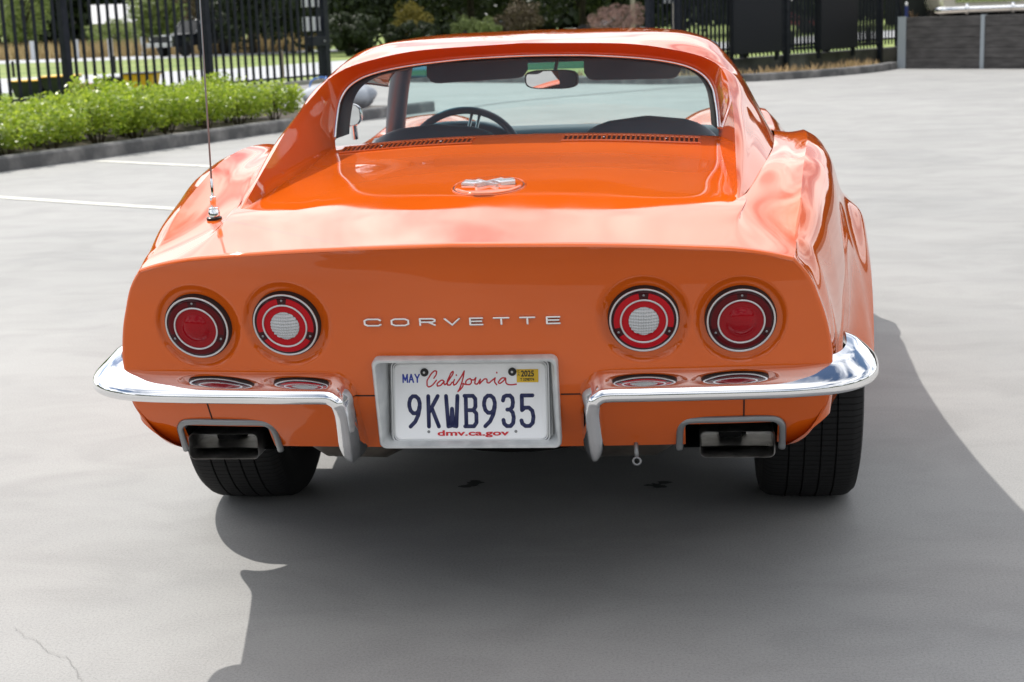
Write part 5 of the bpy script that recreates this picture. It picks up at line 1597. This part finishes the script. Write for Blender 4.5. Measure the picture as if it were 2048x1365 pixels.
def text(name, body_, size, M4, mat, parent, sx=1.0, bold=0.0, depth=0.0004):
    cu = bpy.data.curves.new(name, 'FONT'); cu.body = body_; cu.size = size; cu.align_x = 'CENTER'; cu.align_y = 'CENTER'; cu.extrude = depth; cu.offset = bold; cu.resolution_u = 4
    o = bpy.data.objects.new(name, cu); col.objects.link(o)
    dg = bpy.context.evaluated_depsgraph_get()
    me = bpy.data.meshes.new_from_object(o.evaluated_get(dg))
    bpy.data.objects.remove(o); bpy.data.curves.remove(cu)
    me.transform(M4 @ Matrix.Diagonal((sx, 1, 1, 1)))
    me.materials.clear(); me.materials.append(mat)
    return link(name, me, parent)


def at(x, y): u_, v_ = zoom(x, y); return PZ @ Matrix.Translation((u_, v_, 0.0003))


bm = nb(); mu, mv = zoom(416, 706)
for k_, gl in enumerate(([[(0, 0), (0, 1), (.5, .25), (1, 1), (1, 0)]], [[(0, 0), (.5, 1), (1, 0)], [(.2, .34), (.8, .34)]], [[(0, 1), (.5, .48), (1, 1)], [(.5, .48), (.5, 0)]])):
    strokes(bm, [[(mu - .0165 + k_ * .0122 + p_[0] * .0085, mv - .0078 + p_[1] * .0156) for p_ in ln] for ln in gl], PZ, 0.0015, 0.3, seg=8)
obj("month_sticker", bm, BLUE_INK, plate)
text("web_address", "dmv.ca.gov", .0150, at(828, 1074), SIGN_RED, plate, sx=2.15, bold=0.0004)
u_, v_ = zoom(1208, 679)
bm = nb(); box(bm, u_ - .0215, u_ + .0215, v_ - .0130, v_ + .0130, 0.0, 0.0006, M4=PZ); st = obj("year_sticker", bm, YELLOW_ST, plate, smooth=False)
text("year", "2025", .0165, at(1209, 666) @ Matrix.Translation((0, 0, .0006)), BLACK, st, sx=0.80, bold=0.0004)
text("sticker_code", "T 3298774", .0075, at(1206, 705) @ Matrix.Translation((0, 0, .0006)), BLACK, st, sx=0.85, bold=0.0001)
text("sticker_state", "C\nA", .0065, at(1149, 662) @ Matrix.Translation((0, 0, .0006)), BLACK, st)
for x, y, r_ in ((508, 664, .0082), (1106, 653, .0082)):
    u_, v_ = zoom(x, y)
    bm = nb(); lathe(bm, [(0.0003, 0.0052), (r_ * .35, 0.0052), (r_ * .42, 0.004), (r_ * .75, 0.0042), (r_, 0.002), (r_, 0)], 28, PZ @ Matrix.Translation((u_, v_, 0))); recalc(bm); sc_ = obj("plate_screw", bm, BLACK, plate, angle=40)
    bm = nb(); lathe(bm, [(0.0002, 0.0064), (r_ * .30, 0.006), (r_ * .33, 0.0052)], 6, PZ @ Matrix.Translation((u_, v_, 0))); recalc(bm); obj("screw_head", bm, STEEL, sc_, smooth=False)
for x, y in ((527, 1069), (1122, 1057)):
    u_, v_ = zoom(x, y)
    bm = nb(); disc(bm, .0030, 0.0004, 20, PZ @ Matrix.Translation((u_, v_, 0))); obj("bolt_hole", bm, PEWTER, plate, smooth=False)

# ---- split bumpers
BPROF = np.array([(-.004, .036), (.016, .030), (.034, .0195), (.047, .010), (.055, .003), (.0590, -.005), (.0585, -.013), (.053, -.019), (.043, -.0225), (.020, -.024), (-.010, -.023)])   # (out from the body, up)
BPROF = smooth_curve(BPROF, 34)
BPATH = smooth_curve([(.25, -1.076), (.34, -1.073), (.45, -1.066), (.57, -1.056), (.65, -1.045), (.706, -1.024), (.738, -.985), (.750, -.94), (.753, -.89), (.750, -.835)], 60)
bt_ = np.gradient(BPATH, axis=0); bt_ /= np.linalg.norm(bt_, axis=1)[:, None]; bn_ = np.stack([bt_[:, 1], -bt_[:, 0]], 1)
ZB = 0.5475
for s in (1, -1):
    bm = nb()
    rws = []
    # the guard: centre line in the xz plane from the bottom tip up to the corner
    gpath = smooth_curve([(.2430, .384), (.2425, .392), (.2415, .405), (.2400, .430), (.2385, .465), (.2380, .500), (.2400, .518), (.2450, .532), (.2570, .542), (.2690, .5465), (.285, .5475)], 46)
    gt_ = np.gradient(gpath, axis=0); gt_ /= np.linalg.norm(gt_, axis=1)[:, None]
    for i in range(46):
        tx, tz = gt_[i]
        nx_, nz_ = -tz, tx                     # 'up' of the section, turned with the path (towards the car's centre line in the guard)
        gd = max(0.0, min(1.0, (0.545 - gpath[i, 1]) / 0.03))
        f = (gpath[i, 1] - .384) / .055
        k = math.sqrt(max(0.0, 1 - (1 - min(1.0, f)) ** 2)) if f < 1 else 1.0
        k = max(k, 0.03)
        rec = 0.42 * max(0.0, 0.53 - gpath[i, 1])
        yb = float(np.interp(gpath[i, 0], BPATH[:, 0], BPATH[:, 1])) if gpath[i, 0] > BPATH[0, 0] else BPATH[0, 1]
        row = []
        for d_, t_ in BPROF:
            dd = d_ if d_ > 0.02 else d_ - 0.03 * gd
            tt = t_ * (0.60 + 0.40 * (1 - gd)) if t_ > 0 else t_ * (1 + 0.10 * gd)
            row.append((s * (gpath[i, 0] + nx_ * tt * k), yb - dd * (0.45 + 0.55 * k) + rec, gpath[i, 1] + nz_ * tt * k))
        rws.append(row)
    for i in range(60):
        if BPATH[i, 0] < .292 and i < 20: continue
        f = i / 59
        k = 1.0
        if f > 0.90: k = math.sqrt(max(0.02, 1 - ((f - 0.90) / 0.10) ** 2))
        lift = 0.020 * max(0, (f - 0.55) / 0.45) ** 1.5
        fat = 1 + 0.35 * max(0, (f - 0.6) / 0.4)
        row = []
        for d_, t_ in BPROF:
            p = BPATH[i] + bn_[i] * (d_ * k)
            row.append((s * p[0], p[1], ZB + t_ * fat * (0.4 + 0.6 * k) + lift))
        rws.append(row)
    V = grid(bm, np.array(rws), flip=s < 0); bm.faces.new(V[0]); bm.faces.new(V[-1]); recalc(bm)
    bp = obj("bumper", bm, CHROME, car, angle=60)
    # body seams
    bm = nb()
    P = [(s * x, float(ytail(x, .531)) - 0.0004, .531) for x in np.linspace(.184, .225, 6)]
    tube(bm, P, 0.0016, seg=6); obj("panel_seam", bm, SEAM, car); bm = nb()
    P = [(s * .540, float(ytail(.540, z)) - 0.0004, z) for z in np.linspace(.464, .53, 6)]
    tube(bm, P, 0.0016, seg=6)
    obj("panel_seam", bm, SEAM, car)
    # exhaust bezel, cavity and tip
    bm = nb()
    P = smooth_curve([(s * .412, -.975, .391), (s * .413, -.985, .41), (s * .415, -1.004, .440), (s * .421, -1.014, .455), (s * .434, -1.020, .4625), (s * .470, -1.022, .4645), (s * .56, -1.015, .4645), (s * .597, -1.009, .4625), (s * .610, -1.004, .456), (s * .617, -.996, .443), (s * .618, -.980, .415), (s * .617, -.968, .391)], 60)
    tube(bm, P, 0.0070, seg=14, flat=(Vector((0, 1, 0)), 0.7)); obj("exhaust_bezel", bm, PEWTER, car)
    bm = nb()
    cav = [(.422, .388), (.422, .440), (.436, .456), (.597, .456), (.611, .440), (.611, .388)]
    G = np.array([[(s * x, float(ytail(x, z)) + 0.004 + dy, z) for x, z in cav] for dy in (0.0, 0.16)]); V = grid(bm, G, close_v=True); bm.faces.new(V[-1]); recalc(bm); obj("exhaust_recess", bm, BLACK, car, smooth=False)
    EM = Matrix.Translation((s * .528, -.995, .4055)) @ Matrix.Rotation(R(90), 4, 'X')
    bm = nb()
    secs = [(.0735, .0270, .012, 0.0), (.0745, .0280, .012, -0.003), (.0745, .0280, .012, -0.12), (.03, .026, .02, -0.26)]
    ins_ = [(.0735, .0270, .012, 0.0), (.0722, .0257, .011, -0.002), (.0720, .0255, .011, -0.11)]
    for sc_ in (secs, ins_):
        G = np.array([[tuple(EM @ Vector((x, y, z))) for x, y in rrect(w_, h_, r_)] for w_, h_, r_, z in sc_]); grid(bm, G, close_v=True)
    recalc(bm); et = obj("exhaust_tip", bm, STEEL, car, angle=50)
    bm = nb(); G = np.array([[tuple(EM @ Vector((x, y, z))) for x, y in ((-.071, -.006), (-.02, -.005), (.04, -.005), (.071, -.006))] for z in (-0.010, -0.10)]); grid(bm, G)
    G = np.array([[tuple(EM @ Vector((x, y, -0.105))) for x, y in rrect(.072, .0255, .011)], [tuple(EM @ Vector((x * .3, y * .3, -0.108))) for x, y in rrect(.072, .0255, .011)]]); grid(bm, G, close_v=True)
    obj("baffle", bm, STEEL, et)
    bm = nb(); G = np.array([[tuple(EM @ Vector((-.012 + .024 * math.cos(a), .004 + .020 * math.sin(a), z))) for a in np.linspace(0, 2 * math.pi, 28, endpoint=False)] for z in (-0.075, -0.104)]); V = grid(bm, G, close_v=True); bm.faces.new(V[0]); obj("bore", bm, SOOT, et)

# ---- underside: floor, rear axle clutter, mufflers, spare tub
bm = nb()
box(bm, -.72, .72, .44, 2.0, .17, .30); box(bm, -.45, .45, -.22, .44, .26, .36); box(bm, -.50, .50, 2.0, 3.3, .20, .5); box(bm, -.56, .56, -.40, .30, .36, .60)
box(bm, -.40, .40, -.90, -.40, .40, .60)
box(bm, -.65, -.56, -.40, .42, .60, .86); box(bm, .56, .65, -.40, .42, .60, .86)
obj("underbody", bm, UNDER, car, smooth=False)
bm = nb(); tube(bm, [(-.62, 0, .335), (.62, 0, .335)], 0.045, seg=14); sphere(bm, (0, .02, .33), .13, sx=1.1, sz=0.9, seg=16); obj("rear_axle", bm, UNDER, car)
MUFF = principled("muffler_steel", (0.10, 0.085, 0.07), rough=0.5, metal=0.6); noise_tint(MUFF, (0.03, 0.025, 0.02), (0.14, 0.12, 0.10), scale=9, lo=0.35, hi=0.7)
for s in (-1, 1):
    bm = nb(); tube(bm, [(s * .17, -.74, .392), (s * .185, -.74, .392), (s * .23, -.74, .392), (s * .36, -.74, .395), (s * .40, -.74, .395), (s * .41, -.74, .395)], [.02, .068, .095, .095, .068, .02], seg=24, flat=(Vector((0, 0, 1)), 0.85)); tube(bm, smooth_curve([(s * .50, -.72, .40), (s * .46, -.4, .36), (s * .35, .1, .26), (s * .28, .9, .20)], 16), .03, seg=12); obj("muffler", bm, MUFF, car)
bm = nb(); tube(bm, [(.325, -.975, .415), (.326, -.985, .392), (.327, -.99, .378)], .0045, seg=8); tube(bm, [(.327 + .0075 * math.cos(a), -.992, .371 + .0075 * math.sin(a)) for a in np.linspace(0, 2 * math.pi, 20, endpoint=False)], .0026, seg=6, closed=True); obj("tow_eye", bm, PEWTER, car)
bm = nb(); lathe(bm, [(0.001, .352), (.20, .352), (.235, .365), (.25, .395), (.25, .42)], 36, Matrix.Translation((.06, -.66, 0))); recalc(bm); obj("spare_tub", bm, UNDER, car)

# ---- wheels
TREAD = principled("tread_rubber", (0.010, 0.010, 0.0105), rough=0.8, spec=0.3)
nt_ = TREAD.node_tree; tcn = nt_.nodes.new("ShaderNodeTexCoord"); wv = nt_.nodes.new("ShaderNodeTexWave"); wv.wave_type = 'BANDS'
mpn = nt_.nodes.new("ShaderNodeMapping")
nt_.links.new(tcn.outputs["UV"], mpn.inputs["Vector"]); nt_.links.new(mpn.outputs[0], wv.inputs["Vector"])
wv.bands_direction = 'X'; wv.inputs["Scale"].default_value = 4.6; wv.inputs["Distortion"].default_value = 0.3; wv.inputs["Detail"].default_value = 0
bpn = nt_.nodes.new("ShaderNodeBump"); bpn.inputs["Strength"].default_value = 0.6; bpn.inputs["Distance"].default_value = 0.006
rpn = nt_.nodes.new("ShaderNodeValToRGB"); rpn.color_ramp.elements[0].position = 0.05; rpn.color_ramp.elements[1].position = 0.18
nt_.links.new(wv.outputs["Fac"], rpn.inputs[0]); nt_.links.new(rpn.outputs[0], bpn.inputs["Height"]); nt_.links.new(bpn.outputs[0], nt_.nodes["Principled BSDF"].inputs["Normal"])


trc = nt_.nodes.new("ShaderNodeMixRGB"); trc.inputs["Color1"].default_value = (0.003, 0.003, 0.003, 1); trc.inputs["Color2"].default_value = (0.013, 0.013, 0.0135, 1)  # groove shade put into the colour: tread darker along the sipes
nt_.links.new(rpn.outputs[0], trc.inputs["Fac"]); nt_.links.new(trc.outputs[0], nt_.nodes["Principled BSDF"].inputs["Base Color"])


def tyre(cx_, cy_, rad, w_, s, name="wheel"):
    """groove-treaded tyre, section across the width"""
    hw = w_ / 2
    prof = [(rad * .62, -hw * .80), (rad * .75, -hw * .98), (rad * .87, -hw * 1.0), (rad * .945, -hw * .95), (rad * .978, -hw * .84)]
    xs_ = [-.76, -.478, -.47, -.45, -.442, -.178, -.17, -.15, -.142, .142, .15, .17, .178, .442, .45, .47, .478, .76]
    for k, x in enumerate(xs_):
        groove = abs(x) in (.47, .45, .17, .15)
        prof.append((rad * (1 - 0.012 * abs(x / .8) ** 3) - (0.006 if groove else 0), x * hw))
    prof += [(rad * .978, hw * .84), (rad * .945, hw * .95), (rad * .87, hw * 1.0), (rad * .75, hw * .98), (rad * .62, hw * .80)]
    M4 = Matrix.Translation((cx_, cy_, rad - 0.004)) @ Matrix.Rotation(R(90), 4, 'Y')
    SEG = 120
    bm = nb(); V = lathe(bm, prof, SEG, M4); uv = bm.loops.layers.uv.new("uv")
    n_ = len(prof)
    ang = {}
    for i in range(n_):
        for k in range(SEG): ang[V[i][k]] = (k, i)
    for f in bm.faces:
        ks = [ang[l.vert][0] for l in f.loops]
        wrap = max(ks) > SEG - 2 and min(ks) == 0
        for l in f.loops:
            k, i = ang[l.vert]
            if wrap and k == 0: k = SEG
            l[uv].uv = (k / SEG * 9.0, prof[i][1] / hw * 0.7)
    recalc(bm)
    wheel = obj(name, bm, TREAD, car, angle=35)
    bm = nb(); lathe(bm, [(rad * .63, -hw * .80), (rad * .60, -hw * .4), (rad * .58, 0), (rad * .60, hw * .5), (rad * .63, hw * .80)], 48, M4)
    lathe(bm, [(rad * .60, s * hw * .55), (rad * .42, s * hw * .40), (rad * .2, s * hw * .55), (0.002, s * hw * .6)], 48, M4); recalc(bm)
    obj("rim", bm, SATIN, wheel, angle=50)


for s in (-1, 1):
    tyre(s * .731, 0.0, .340, .248, s)
    tyre(s * .735, 2.489, .335, .235, s)
    # wheel arch liner
    for yw in (0.0, 2.489):
        bm = nb(); G = np.array([[(s * x, yw + .372 * math.cos(a), .338 + .372 * math.sin(a)) for x in (.54, .70, .82)] for a in np.linspace(R(24), R(156), 30)]); grid(bm, G)
        G2 = [bm.verts.new((s * .54, yw + .372 * math.cos(a), .338 + .372 * math.sin(a))) for a in np.linspace(R(-15), R(195), 30)]; bm.faces.new(G2); recalc(bm); obj("wheel_arch", bm, UNDER, car)

# ---- aerial
ab = Vector((-.580, -.775, float(np.interp(.580, section(-.775)[:NT + 1, 0], section(-.775)[:NT + 1, 1]))))
bm = nb(); lathe(bm, [(0.0165, -0.004), (0.0165, 0.004), (0.013, 0.006)], 24, Matrix.Translation(ab) @ Matrix.Rotation(R(3), 4, 'X')); recalc(bm); an = obj("antenna", bm, GASKET, car, angle=40)
bm = nb(); lathe(bm, [(0.0125, 0.005), (0.0128, 0.016), (0.0105, 0.021), (0.0105, 0.024), (0.0060, 0.026), (0.0060, 0.036), (0.0068, 0.037), (0.0068, 0.048), (0.0034, 0.050), (0.0030, 0.085), (0.0018, 0.088)], 24, Matrix.Translation(ab)); recalc(bm); obj("antenna_base", bm, CHROME, an, angle=40)
bm = nb(); tube(bm, [ab + Vector((0, 0, .08)), ab + Vector((.003, .004, .45)), ab + Vector((.010, .015, .80))], [.0021, .0018, .0012], seg=8); obj("mast", bm, principled('mast_steel', (0.22, 0.26, 0.28), rough=0.6, metal=0.0, spec=0.2), an)
